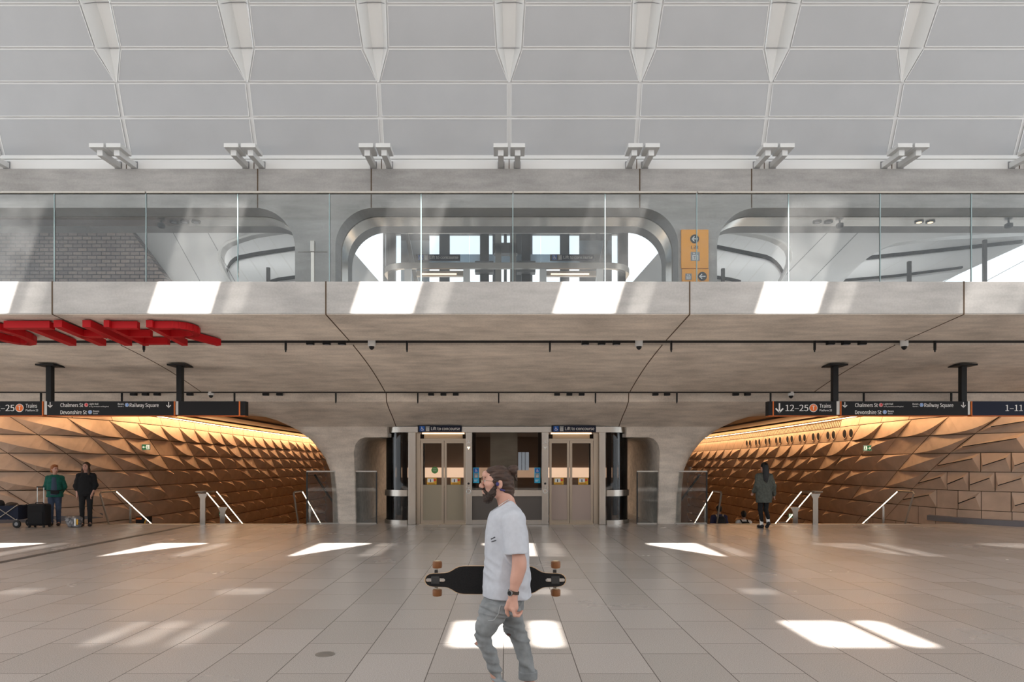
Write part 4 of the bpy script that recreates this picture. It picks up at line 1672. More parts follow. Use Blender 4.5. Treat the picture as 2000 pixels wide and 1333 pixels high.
oval = [(0.5 + 0.44 * math.cos(a), 0.5 + 0.46 * math.sin(a)) for a in [2 * math.pi * k / 16 for k in range(17)]]
letter('red_letter', [oval], lx(-78), lx(0) - lx(-74), 'red letter O at the left picture edge, cut by the frame')
letter('red_letter', [[(0, 0.07), (1, 0.07)], [(0.5, 0.07), (0.5, 1)]], lx(9), lx(92) - lx(9), 'red letter T under the balcony soffit')
letter('red_letter', [[(0.1, 0), (0.1, 1)], [(0.9, 0), (0.9, 1)], [(0.1, 0.52), (0.9, 0.52)]], lx(108), lx(178) - lx(108), 'red letter H of two long bars under the balcony soffit')
letter('red_letter', [[(0.1, 0), (0.1, 1)], [(0.1, 0.07), (1, 0.07)], [(0.1, 0.5), (0.9, 0.5)], [(0.1, 0.93), (1, 0.93)]], lx(204), lx(262) - lx(204), 'red letter E between the H and the R under the balcony', 0.048)
bowl = [(0.1, 0.07), (0.6, 0.07)] + [(0.6 + 0.36 * math.sin(a), 0.29 - 0.22 * math.cos(a)) for a in [math.pi * k / 8 for k in range(1, 9)]] + [(0.1, 0.51)]
letter('red_letter', [[(0.1, 0), (0.1, 1)], bowl, [(0.55, 0.51), (1.0, 1.0)]], lx(285), lx(366) - lx(285), 'red letter R at the right end of the word under the balcony', 0.055)

# ------------------------------------------------------------------ small fittings in the two soffit slots
def dome(px, py, d, lab, top):
    p = PX(px, py, d)
    t = thing('dome_camera', lab, 'security camera', (p.x, d, top), 'white dome cameras')
    r = 0.075
    MB().lathe((p.x, d, 0), [(r * 0.85, top), (r, top - 0.02), (r, p.z), (r * 0.9, p.z - 0.02)], 20).build('housing', white_m, t, smooth=True)
    MB().lathe((p.x, d, p.z - 0.02), [(r * 0.72, 0.0), (r * 0.66, -0.03), (r * 0.45, -0.055), (0.01, -0.068)], 18).build('dome', black_m, t, smooth=True)


dome(726, 675, 13.42, 'white dome camera in the front slot, left of the lifts', 4.38)
dome(1248, 675, 13.42, 'white dome camera in the front slot, right of the lifts', 4.38)
dome(1766, 675, 13.42, 'white dome camera in the front slot at far right', 4.38)
dome(412, 771, 17.15, 'white dome camera under the soffit above the blank sign box', 3.5)
dome(1545, 772, 17.15, 'white dome camera under the soffit above the right row of signs', 3.5)


def fitting(px, py, d, lab, kind):
    p = PX(px, py, d)
    if kind == 'spot':
        t = thing('spotlight', lab, 'spotlight', (p.x, d, p.z), 'black spotlights in the soffit slots')
        MB().box(p.x - 0.07, p.x + 0.07, d - 0.06, d + 0.06, p.z - 0.03, p.z + 0.12).build('housing', black_m, t, bevel=0.01)
        MB().lathe((p.x, d, p.z - 0.034), [(0.05, 0.0), (0.05, 0.006)], 14).build('lens', greyicon_m, t)
    else:
        t = thing('slot_hook', lab, 'hook', (p.x, d, p.z), 'black hooks along the soffit slots')
        MB().box(p.x - 0.017, p.x + 0.017, d - 0.02, d + 0.02, p.z - 0.12, 4.42 if d < 15 else p.z + 0.12).build('stem', black_m, t)
        MB().lathe((p.x, d, p.z - 0.16), [(0.012, 0.0), (0.017, 0.04)], 8).build('tip', black_m, t)


def ordinal(i, n):
    names = ['first', 'second', 'third', 'fourth', 'fifth', 'sixth', 'seventh', 'eighth', 'ninth', 'tenth', 'eleventh', 'twelfth', 'thirteenth', 'fourteenth', 'fifteenth', 'sixteenth', 'seventeenth', 'eighteenth', 'nineteenth', 'twentieth']
    return names[i]


L1 = [606, 638, 668, 1143, 1175, 1204, 1622, 1652, 1684]
for i, px in enumerate(L1):
    fitting(px, 671, 13.36, 'black spotlight in the front soffit slot, %s from the left' % ordinal(i, 9), 'spot')
L2 = [261, 284, 307, 371, 519, 546, 842, 866, 890, 1088, 1112, 1136, 1280, 1303, 1437, 1460]
for i, px in enumerate(L2):
    fitting(px, 771, 17.18, 'black spotlight in the rear soffit slot, %s from the left' % ordinal(i, 16), 'spot')
H1 = [281, 558, 795, 1074, 1311, 1591, 1826]
for i, px in enumerate(H1):
    fitting(px, 672, 13.3, 'short black hook in the front soffit slot, %s from the left' % ordinal(i, 7), 'hook')
H2 = [80, 238, 458, 656, 816, 974, 1163, 1322, 1505, 1687, 1858]
for i, px in enumerate(H2):
    fitting(px, 776, 17.16, 'short black hook in the rear soffit slot, %s from the left' % ordinal(i, 11), 'hook')

# ------------------------------------------------------------------ exit signs on the panel walls
def exit_sign(p, n, lab, d):
    t = thing('exit_sign', lab, 'exit sign', p, 'green exit signs', rz=0.0)
    ang = math.atan2(n.x, -n.y) * 0.25
    o = [MB().box(-0.13, 0.13, -0.03, 0.03, -0.10, 0.10).build('frame', steel_soft, None)]
    o.append(MB().box(-0.115, 0.115, -0.034, -0.03, -0.085, 0.085).build('face', green_m, None))
    o.append(MB().box(-0.10, -0.01, -0.037, -0.034, -0.07, 0.07).build('doorway', exitwhite_m, None) if d == 'right' else MB().box(0.01, 0.10, -0.037, -0.034, -0.07, 0.07).build('doorway', exitwhite_m, None))
    m = MB()
    arrow_mb(m, 0.055 if d == 'right' else -0.055, 0, 0.085, -0.035, d)
    o.append(m.build('arrow', exitwhite_m, None))
    m = MB()
    c = -0.055 if d == 'right' else 0.055
    disc_mb(m, c, 0.045, 0.014, -0.037, n=8)
    stroke_mb(m, [(c, 0.03), (c - 0.005, -0.015), (c + 0.02, -0.055)], 0.02, -0.037)
    stroke_mb(m, [(c - 0.005, -0.015), (c - 0.03, -0.05)], 0.018, -0.037)
    o.append(m.build('running_figure', green_m, None))
    for q in o:
        q.parent = t
    t.rotation_euler = (0, 0, ang)


def on_wall(at, W, sg, px, py, d0):
    """nearest wall point along the ray through the pixel"""
    best = None
    for s in np.linspace(2, 34, 1200):
        p = at(s)[0]
        if p.y < 1:
            continue
        q = VPX + p.x * F_PX / p.y
        e = abs(q - px)
        if best is None or e < best[0]:
            best = (e, s)
    s = best[1]
    p, t = at(s)
    n = Vector((t.y, -t.x, 0)) if sg < 0 else Vector((-t.y, t.x, 0))
    z = EYE + (HORIZON - py) * p.y / F_PX
    q = Vector((p.x, p.y, z)) + n * 0.10
    q = Vector((q.x, q.y, EYE + (HORIZON - py) * q.y / F_PX))
    return q, n


p, n = on_wall(at_l, WL, -1, 273, 874, 20)
exit_sign(p + n * 0.12, n, 'green exit sign with arrow on the left folded panel wall', 'left')
p, n = on_wall(at_r, WR, 1, 1707, 876, 20)
exit_sign(p + n * 0.12, n, 'green exit sign with arrow on the right folded panel wall under the signs', 'right')
p, n = on_wall(at_r, WR, 1, 1556, 1008, 20)
exit_sign(p + n * 0.12, n, 'small low green exit sign behind the double stair handrail at right', 'right')
p, n = on_wall(at_l, WL, -1, 424, 1005, 20)
exit_sign(p + n * 0.12, n, 'small low green exit sign behind the double stair handrail at left', 'left')

# ------------------------------------------------------------------ glass guards beside the stairs
for sg, lab in ((-1, 'glass guard panel with thin steel top rail beside the left stairs'), (1, 'glass guard panel with thin steel top rail beside the right stairs')):
    GY = 18.95
    a, b = sorted((sg * 5.55, sg * 3.62))
    t = thing('glass_guard', lab, 'glass guard', ((a + b) / 2, GY, 0), 'glass guards beside the lifts')
    mid = a + (b - a) * (0.53 if sg < 0 else 0.47)
    MB().box(a, mid - 0.005, GY, GY + 0.016, 0.02, 1.44).build('glass_panel', glass_m, t)
    MB().box(mid + 0.005, b, GY, GY + 0.016, 0.02, 1.44).build('glass_panel', glass_m, t)
    MB().box(a - 0.01, b + 0.01, GY - 0.02, GY + 0.035, 1.44, 1.475).build('top_rail', steel_soft, t)
    for x in (a, b):
        MB().box(x - 0.018, x + 0.018, GY - 0.01, GY + 0.03, 0, 1.44).build('edge_post', charcoal_m, t)
    MB().box(a, b, GY - 0.02, GY + 0.04, 0, 0.03).build('base_channel', steel_soft, t)

# ------------------------------------------------------------------ stair handrails with light tubes
def rail_y(k, y0=19.2):
    y = y0 + k
    return y, 0.90 - SLOPE * k


def single_rail(x, lab, leg=True):
    t = thing('stair_handrail', lab, 'handrail', (x, 18.9, 0), 'stair handrails with light tubes')
    MB().tube([(x, 18.86, 0.0), (x, 18.45, 0.86), (x, 18.50, 0.90), (x, 19.2, 0.90)], 0.024, 8).build('bent_leg', steel_soft, t, smooth=True)
    k = 0.0
    while k < 2.7:
        y0, z0 = rail_y(k)
        y1, z1 = rail_y(k + 0.86)
        MB().tube([(x, y0, z0), (x, y1, z1)], 0.013, 8).build('light_tube', led_m, t)
        k += 0.9
    for k in (0.75, 1.65, 2.55):
        y0, z0 = rail_y(k)
        MB().box(x - 0.03, x + 0.03, y0 - 0.012, y0 + 0.012, z0 - 0.95, z0 - 0.03).build('baluster', steel_m, t)


def double_rail(x, lab):
    t = thing('stair_handrail', lab, 'handrail', (x, 18.9, 0), 'stair handrails with light tubes')
    MB().tube([(x - 0.15, 19.2, 0.90), (x - 0.15, 18.62, 0.90), (x - 0.10, 18.52, 0.90), (x + 0.10, 18.52, 0.90), (x + 0.15, 18.62, 0.90), (x + 0.15, 19.2, 0.90)], 0.022, 8).build('looped_end', steel_soft, t, smooth=True)
    for dx in (-0.15, 0.15):
        k = 0.0
        while k < 2.7:
            y0, z0 = rail_y(k)
            y1, z1 = rail_y(k + 0.86)
            MB().tube([(x + dx, y0, z0), (x + dx, y1, z1)], 0.013, 8).build('light_tube', led_m, t)
            k += 0.9
    for y0, z0, zb in ((18.7, 0.88, 0.0), (19.2 + 0.8, 0.9 - SLOPE * 0.8 - 0.02, -0.7), (19.2 + 1.7, 0.9 - SLOPE * 1.7 - 0.02, -1.2)):
        MB().prism([(x - 0.07, zb), (x + 0.07, zb), (x + 0.07, z0 - 0.16), (x + 0.14, z0 - 0.03), (x - 0.14, z0 - 0.03), (x - 0.07, z0 - 0.16)], y0 - 0.02, y0 + 0.02).build('baluster', steel_m, t)


single_rail(-11.0, 'lit stair handrail with bent leg beside the two standing women')
double_rail(-8.33, 'double lit stair handrail in the middle of the left stairs')
single_rail(-5.76, 'lit stair handrail with bent leg beside the left glass guard')
single_rail(5.80, 'lit stair handrail with bent leg beside the right glass guard')
double_rail(8.45, 'double lit stair handrail in the middle of the right stairs')
single_rail(11.0, 'lit stair handrail with bent leg at the right wall')

# wall rails, manhole and small floor things
t = thing('stair_wall_rail', 'thin black sloping rail seen through the left glass guard', 'handrail', (-5.2, 19.3, 0.9))
MB().tube([(-5.4, 19.2, 1.35), (-5.1, 22.4, -0.5)], 0.03, 8).build('rail', black_m, t)
t = thing('stair_wall_rail', 'thin black sloping rail seen through the right glass guard', 'handrail', (5.2, 19.3, 0.9))
MB().tube([(5.42, 19.2, 1.35), (5.0, 22.4, -0.5)], 0.03, 8).build('rail', black_m, t)
m = MB()
p = PX(635, 1279, EYE * F_PX / (1279 - HORIZON))
m.lathe((p.x, p.y, 0), [(0.085, 0.0), (0.085, 0.003)], 24)
tag(m.build('floor_cap', plain('brass grey cap', (0.20, 0.18, 0.16), 0.4)), 'small round metal cap set in the foreground floor', 'floor cap')
t = thing('warning_box', 'dark box with a yellow wedge on the stair side behind the left handrail', 'box', (-11.75, 22.1, -1.87))
p = Vector((-11.75, 22.1, -0.04))
MB().box(p.x - 0.21, p.x + 0.21, 22.0, 22.2, -1.87, p.z).build('case', black_m, t)
MB().prism([(p.x + 0.06, p.z - 0.21), (p.x + 0.18, p.z - 0.21), (p.x + 0.12, p.z - 0.02)], 21.985, 22.0).build('yellow_wedge', yellow_m, t)
MB().box(p.x - 0.20, p.x - 0.02, 21.99, 22.0, p.z - 0.09, p.z - 0.03).build('orange_band', orange_m, t)

# ------------------------------------------------------------------ people: smooth-blended volumes turned into one surface
def V3(*a):
    return np.array(a, dtype=float)


def cone(a, b, ra, rb, op='add', k=None):
    return ('cone', np.array(a, float), np.array(b, float), ra, rb, op, k)


def ell(c, r, op='add', k=None, rot=None):
    return ('ell', np.array(c, float), np.array(r, float), rot, None, op, k)


def loft(sl, op='add', k=None, p=2.0):
    """slices (z, cx, cy, rx, ry)"""
    return ('loft', np.array(sorted(sl), float), p, None, None, op, k)


def bounds(pr):
    if pr[0] == 'cone':
        r = max(pr[3], pr[4])
        return np.minimum(pr[1], pr[2]) - r, np.maximum(pr[1], pr[2]) + r
    if pr[0] == 'ell':
        r = max(pr[2]) if pr[3] is not None else pr[2]
        return pr[1] - r, pr[1] + r
    s = pr[1]
    return (V3((s[:, 1] - s[:, 3]).min(), (s[:, 2] - s[:, 4]).min(), s[0, 0]), V3((s[:, 1] + s[:, 3]).max(), (s[:, 2] + s[:, 4]).max(), s[-1, 0]))


def evalp(pr, x, y, z):
    if pr[0] == 'cone':
        a, b, ra, rb = pr[1:5]
        d = b - a
        L2 = max(d @ d, 1e-12)
        t = np.clip(((x - a[0]) * d[0] + (y - a[1]) * d[1] + (z - a[2]) * d[2]) / L2, 0, 1)
        q = np.sqrt((x - a[0] - t * d[0]) ** 2 + (y - a[1] - t * d[1]) ** 2 + (z - a[2] - t * d[2]) ** 2)
        return q - (ra + (rb - ra) * t)
    if pr[0] == 'ell':
        c, r, rot = pr[1], pr[2], pr[3]
        dx, dy, dz = x - c[0], y - c[1], z - c[2]
        if rot is not None:
            M = np.array(rot.to_3x3()).T
            dx, dy, dz = (M[0, 0] * dx + M[0, 1] * dy + M[0, 2] * dz, M[1, 0] * dx + M[1, 1] * dy + M[1, 2] * dz, M[2, 0] * dx + M[2, 1] * dy + M[2, 2] * dz)
        k0 = np.sqrt((dx / r[0]) ** 2 + (dy / r[1]) ** 2 + (dz / r[2]) ** 2)
        k1 = np.sqrt((dx / r[0] ** 2) ** 2 + (dy / r[1] ** 2) ** 2 + (dz / r[2] ** 2) ** 2)
        return k0 * (k0 - 1) / np.maximum(k1, 1e-9)
    s, p = pr[1], pr[2]
    zz = np.clip(z, s[0, 0], s[-1, 0])
    cx, cy, rx, ry = (np.interp(zz, s[:, 0], s[:, i]) for i in (1, 2, 3, 4))
    q = (np.abs((x - cx) / rx) ** p + np.abs((y - cy) / ry) ** p) ** (1.0 / p)
    d = (q - 1) * np.minimum(rx, ry)
    dz = np.maximum(s[0, 0] - z, z - s[-1, 0])
    return np.where(dz > 0, np.sqrt(np.maximum(d, 0) ** 2 + dz ** 2), np.maximum(d, dz))


def volume(prims, vox=0.008, k=0.03, cuts=(), disp=None, smooth=1):
    """surface of the blended primitives; cuts = (point, outward normal)"""
    lo = np.min([bounds(p)[0] for p in prims if p[5] == 'add'], axis=0) - 3 * vox - 0.02
    hi_ = np.max([bounds(p)[1] for p in prims if p[5] == 'add'], axis=0) + 3 * vox + 0.02
    n = np.ceil((hi_ - lo) / vox).astype(int) + 1
    ax = [lo[i] + vox * np.arange(n[i]) for i in range(3)]
    F = np.full(n, 0.5)
    for pr in prims:
        kk = pr[6] if pr[6] is not None else k
        b0, b1 = bounds(pr)
        m = kk + 3 * vox
        i0 = np.clip(((b0 - m - lo) / vox).astype(int), 0, n - 1)
        i1 = np.clip(((b1 + m - lo) / vox).astype(int) + 2, 1, n)
        sl = tuple(slice(a, b) for a, b in zip(i0, i1))
        x, y, z = np.meshgrid(ax[0][sl[0]], ax[1][sl[1]], ax[2][sl[2]], indexing='ij')
        d = evalp(pr, x, y, z)
        f = F[sl]
        if pr[5] == 'add':
            h = np.maximum(kk - np.abs(f - d), 0) / max(kk, 1e-6)
            F[sl] = np.minimum(f, d) - h * h * kk * 0.25
        else:
            h = np.maximum(kk - np.abs(f + d), 0) / max(kk, 1e-6)
            F[sl] = np.maximum(f, -d) + h * h * kk * 0.25
    if disp is not None or cuts:
        x, y, z = np.meshgrid(*ax, indexing='ij')
        if disp is not None:
            F = F + disp(x, y, z)
        for p, nn in cuts:
            nn = np.array(nn, float)
            nn /= np.linalg.norm(nn)
            F = np.maximum(F, (x - p[0]) * nn[0] + (y - p[1]) * nn[1] + (z - p[2]) * nn[2])
    # naive surface nets
    S = F < 0
    c = np.zeros(np.array(F.shape) - 1, dtype=np.int8)
    for dx in (0, 1):
        for dy in (0, 1):
            for dz in (0, 1):
                c += S[dx:dx + c.shape[0], dy:dy + c.shape[1], dz:dz + c.shape[2]]
    act = (c > 0) & (c < 8)
    idx = -np.ones(act.shape, dtype=int)
    I = np.argwhere(act)
    idx[act] = np.arange(len(I))
    P = np.zeros((len(I), 3))
    W_ = np.zeros(len(I))
    corners = [(a, b, cc) for a in (0, 1) for b in (0, 1) for cc in (0, 1)]
    for u in corners:
        for v in corners:
            if u < v and sum(abs(u[q] - v[q]) for q in range(3)) == 1:
                f0 = F[I[:, 0] + u[0], I[:, 1] + u[1], I[:, 2] + u[2]]
                f1 = F[I[:, 0] + v[0], I[:, 1] + v[1], I[:, 2] + v[2]]
                cr = (f0 < 0) != (f1 < 0)
                t = np.where(cr, f0 / np.where(np.abs(f0 - f1) < 1e-12, 1, f0 - f1), 0)
                for q in range(3):
                    P[:, q] += np.where(cr, u[q] + (v[q] - u[q]) * t, 0)
                W_ += cr
    P = (I + P / np.maximum(W_, 1)[:, None]) * vox + lo
    faces = []
    for q in range(3):
        sh = [slice(None)] * 3
        a_ = [slice(1, -1)] * 3
        b_ = [slice(1, -1)] * 3
        a_[q] = slice(0, -1)
        b_[q] = slice(1, None)
        A, B = S[tuple(a_)], S[tuple(b_)]
        E = np.argwhere(A != B)
        if not len(E):
            continue
        fl_ = A[tuple(E.T)]
        base = E.copy()
        for r in range(3):
            if r != q:
                base[:, r] += 1
        r1, r2_ = [(q + 1) % 3, (q + 2) % 3]

        def at_(o1, o2):
            g = base.copy()
            g[:, r1] -= o1
            g[:, r2_] -= o2
            return idx[tuple(g.T)]
        Q = np.stack([at_(0, 0), at_(1, 0), at_(1, 1), at_(0, 1)], axis=1)
        ok = (Q >= 0).all(axis=1)
        Q, fl2 = Q[ok], fl_[ok]
        Q[~fl2] = Q[~fl2][:, ::-1]
        faces.append(Q)
    Q = np.concatenate(faces)
    # light smoothing
    for _ in range(smooth):
        acc = np.zeros_like(P)
        cnt = np.zeros(len(P))
        for a, b in ((0, 1), (1, 2), (2, 3), (3, 0)):
            np.add.at(acc, Q[:, a], P[Q[:, b]])
            np.add.at(acc, Q[:, b], P[Q[:, a]])
            np.add.at(cnt, Q[:, a], 1)
            np.add.at(cnt, Q[:, b], 1)
        P = P * 0.5 + 0.5 * acc / np.maximum(cnt, 1)[:, None]
    return P, Q


def vol_obj(name, mat, parent, prims, label=None, **k):
    P, Q = volume(prims, **k)
    me = bpy.data.meshes.new(name)
    off, q = Vector((0, 0, 0)), parent
    while q:
        off += q.location
        q = q.parent
    P = P - np.array(off)
    me.vertices.add(len(P))
    me.vertices.foreach_set('co', P.ravel())
    me.loops.add(Q.size)
    me.loops.foreach_set('vertex_index', Q.ravel().astype(np.int32))
    me.polygons.add(len(Q))
    me.polygons.foreach_set('loop_start', np.arange(0, Q.size, 4, dtype=np.int32))
    me.polygons.foreach_set('loop_total', np.full(len(Q), 4, dtype=np.int32))
    me.polygons.foreach_set('use_smooth', np.ones(len(Q), dtype=bool))
    me.update(calc_edges=True)
    me.validate()
    me.materials.append(mat)
    o = bpy.data.objects.new(name, me)
    COL.objects.link(o)
    o.parent = parent
    if label:
        o['label'] = label
    return o


def wrinkle(amp, fx, fy, fz, seed=0.0):
    def d(x, y, z):
        return amp * (np.sin(fx * x + fz * z + 1.3 * np.sin(fy * y + seed) + seed) * 0.6 + np.sin(fx * 1.9 * x - fz * 1.4 * z + 2 * seed + np.sin(fz * 0.7 * z)) * 0.4)
    return d


skin_m = plain('skin', (0.56, 0.31, 0.235), 0.5, noise=0.06, nscale=14)
skin_arm = skin_m
hair_m = plain('dark brown hair', (0.050, 0.026, 0.017), 0.55, noise=0.5, nscale=55, bump=0.6, stretch=(0.25, 1, 1))
beard_m = plain('dark beard', (0.035, 0.02, 0.014), 0.7, noise=0.5, nscale=90, bump=0.7)
tee_m = plain('pale grey cotton', (0.50, 0.515, 0.56), 0.85, noise=0.05, nscale=30)
jean_m = plain('washed grey denim', (0.225, 0.235, 0.24), 0.85, noise=0.28, nscale=9, bump=0.25)
jean_blue = plain('blue denim', (0.050, 0.072, 0.12), 0.85, noise=0.25, nscale=12)
shoe_m = plain('dark shoe', (0.02, 0.02, 0.022), 0.6)
shoe_w = plain('white canvas shoe', (0.6, 0.6, 0.58), 0.7)
sole_m = plain('rubber sole', (0.45, 0.44, 0.42), 0.7)
teal_m = plain('teal fleece', (0.012, 0.105, 0.080), 0.9, noise=0.2, nscale=30)
blacktop_m = plain('black knit', (0.010, 0.010, 0.011), 0.9)
blackpant_m = plain('black leggings', (0.009, 0.009, 0.010), 0.8)
bluetop_m = plain('slate blue top', (0.050, 0.075, 0.115), 0.85)
ginger_m = plain('auburn hair', (0.30, 0.095, 0.025), 0.6, noise=0.4, nscale=50, bump=0.5)
brownhair_m = plain('long brown hair', (0.060, 0.030, 0.016), 0.55, noise=0.5, nscale=40, bump=0.5)
blackhair_m = plain('black hair', (0.006, 0.005, 0.005), 0.5)
greenjac_m = plain('grey green jacket', (0.095, 0.10, 0.085), 0.9, noise=0.2, nscale=25)
eye_m = plain('eye white', (0.7, 0.68, 0.65), 0.3)
iris_m = plain('dark iris', (0.03, 0.02, 0.015), 0.3)
lip_m = plain('lips', (0.42, 0.16, 0.13), 0.5)
purple_m = plain('purple earphone', (0.035, 0.03, 0.13), 0.35)
necklace_m = plain('silver chain', (0.7, 0.7, 0.68), 0.3, 1.0)
gold_m = plain('thin spectacle frame', (0.35, 0.27, 0.17), 0.3, 1.0)
amber_m = plain('amber brown wheel', (0.20, 0.075, 0.022), 0.4)
wheelcore_m = plain('cream wheel rim', (0.62, 0.50, 0.32), 0.5)
grip_m = plain('black grip tape', (0.012, 0.011, 0.011), 0.95, noise=0.4, nscale=160)
ply_m = plain('pale maple ply', (0.55, 0.36, 0.21), 0.5)
watch_m = plain('watch steel', (0.25, 0.25, 0.24), 0.3, 1.0)
strap_m = plain('leather strap', (0.045, 0.028, 0.018), 0.6)

# ------------------------------------------------------------------ the walking man with the longboard
MD = 4.70


def M(px, py, dy=0.0):
    p = PX(px, py, MD)
    return V3(p.x, MD + dy, p.z)


def mz(py):
    return EYE + (HORIZON - py) * MD / F_PX


def mx(px):
    return (px - VPX) * MD / F_PX


ppm = F_PX / MD
man = thing('person', 'bearded man in pale grey T-shirt and ripped grey jeans striding left', 'person', (mx(985), MD, 0))


def sl(py, x0, x1, ry, dy=0.0, grow=0.0):
    """slice at pixel row py spanning pixel columns x0..x1"""
    return (mz(py), (mx(x0) + mx(x1)) / 2, MD + dy, (x1 - x0) / ppm / 2 + grow, ry + grow)


def man_hand(side, wrist, palm_end, dirs, k=0.010):
    """palm and five bent fingers; dirs = list of polylines for the digits"""
    pr = [cone(wrist, palm_end, 0.027, 0.034, k=0.02)]
    for pl, r0, r1 in dirs:
        n = len(pl)
        for i in range(n - 1):
            ra = r0 + (r1 - r0) * i / (n - 1)
            rb = r0 + (r1 - r0) * (i + 1) / (n - 1)
            pr.append(cone(pl[i], pl[i + 1], ra, rb, k=k))
    return pr


NS, FS = -0.205, 0.205         # near and far shoulder offsets
sh_n, el_n, wr_n = M(1003, 1012, NS), M(1013, 1088, -0.250), M(1001, 1150, -0.262)
pe_n = M(1002, 1171, -0.262)
# fingers curl back towards the thigh; thumb in front
fing = []
for i, (dy, L) in enumerate(((-0.294, 0.96), (-0.273, 1.0), (-0.252, 0.98), (-0.232, 0.90))):
    a = M(1001 + i * 0.8, 1174, dy + 0.0)
    b = a + V3(0.010, 0.0, -0.038 * L)
    c = b + V3(0.027, 0.004, -0.004 * L)
    d = c + V3(0.016, 0.002, 0.015)
    fing.append(([a, b, c, d], 0.0105 if i < 3 else 0.0095, 0.008))
th = [M(993, 1160, -0.272), M(989, 1172, -0.268), M(990, 1181, -0.262), M(993, 1187, -0.258)]
fing.append((th, 0.0135, 0.0095))
hand_n = man_hand(-1, wr_n, pe_n, fing)
sh_f, el_f, wr_f = M(1000, 1012, FS), M(992, 1085, 0.300), M(975, 1148, 0.300)
pe_f = M(972, 1162, 0.275)
fing = []
for i, dx in enumerate((-24, -15, -6, 3)):
    a = M(970 + dx * 0.6, 1166, 0.262)
    b = M(969 + dx * 0.8, 1170, 0.232)
    c = M(969 + dx * 0.8, 1165, 0.205)
    d = M(969 + dx * 0.8, 1156, 0.201)
    fing.append(([a, b, c, d], 0.0105, 0.0085))
fing.append(([M(980, 1158, 0.285), M(986, 1150, 0.270), M(987, 1140, 0.262)], 0.0125, 0.0095))
hand_f = man_hand(1, wr_f, pe_f, fing)

hc = M(976, 938)
body = [
    ell(M(975, 937), (0.084, 0.076, 0.088)),                   # skull
    ell(M(962, 944), (0.055, 0.066, 0.078), k=0.03),               # face
    cone(M(966, 962, -0.035), M(953, 968.5, 0), 0.030, 0.022, k=0.03),
    cone(M(966, 962, 0.035), M(953, 968.5, 0), 0.030, 0.022, k=0.03),
    ell(M(947.5, 928), (0.020, 0.055, 0.028), k=0.03),             # brow
    cone(M(945.5, 937), M(939.5, 949), 0.008, 0.0125, k=0.012),    # nose bridge
    ell(M(939, 950), (0.013, 0.013, 0.011), k=0.010),
    cone(M(943, 952, -0.010), M(943, 952, 0.010), 0.010, 0.010, k=0.008),
    ell(M(944, 959.5), (0.012, 0.024, 0.007), k=0.008),
    ell(M(945, 963.5), (0.011, 0.022, 0.007), k=0.008),
    cone(M(950, 945, -0.042), M(958, 946, -0.058), 0.016, 0.018, k=0.02),
    cone(M(950, 945, 0.042), M(958, 946, 0.058), 0.016, 0.018, k=0.02),
    # eye hollows
    ell(M(945.0, 940, -0.031), (0.012, 0.016, 0.009), op='sub', k=0.012),
    ell(M(945.0, 940, 0.031), (0.012, 0.016, 0.009), op='sub', k=0.012),
    # ears
    ell(M(977, 946.5, -0.080), (0.018, 0.010, 0.030), k=0.008),
    ell(M(977, 946.5, 0.080), (0.018, 0.010, 0.030), k=0.008),
    ell(M(976, 946, -0.091), (0.008, 0.006, 0.014), op='sub', k=0.006),
    cone(M(982, 958), M(993, 996), 0.056, 0.062, k=0.03),           # neck
    loft([sl(1004, 965, 1016, 0.15), sl(1030, 955, 1026, 0.17), sl(1080, 955, 1026, 0.155), sl(1130, 956, 1024, 0.15), sl(1165, 953, 1014, 0.14), sl(1185, 955, 1010, 0.13)], k=0.04),
    cone(M(995, 1000, -0.07), sh_n, 0.055, 0.056), cone(M(995, 1000, 0.07), sh_f, 0.055, 0.056),
    cone(sh_n, el_n, 0.054, 0.041), cone(el_n, wr_n, 0.043, 0.0275),
    cone(M(1014, 1100, -0.25), M(1008, 1120, -0.255), 0.041, 0.036),
    cone(sh_f, el_f, 0.054, 0.041), cone(el_f, wr_f, 0.043, 0.0275),
    cone(M(969, 1183, -0.09), M(947, 1243, -0.098), 0.052, 0.036), cone(M(949, 1247, -0.10), M(975, 1340, -0.10), 0.034, 0.026),
    cone(M(1002, 1185, 0.09), M(1008, 1243, 0.10), 0.054, 0.036), cone(M(1010, 1243, 0.10), M(1033, 1336, 0.10), 0.034, 0.026),
    cone(M(975, 1345, -0.09), M(950, 1368, -0.09), 0.036, 0.026), cone(M(1036, 1345, 0.09), M(1010, 1368, 0.09), 0.036, 0.026),
] + hand_n + hand_f
vol_obj('body', skin_m, man, body, vox=0.0055, k=0.025, smooth=1)


def strands(x, y, z):
    return 0.0022 * np.sin(150 * z + 70 * y + 30 * x) + 0.0018 * np.sin(240 * z - 40 * x + 90 * y)


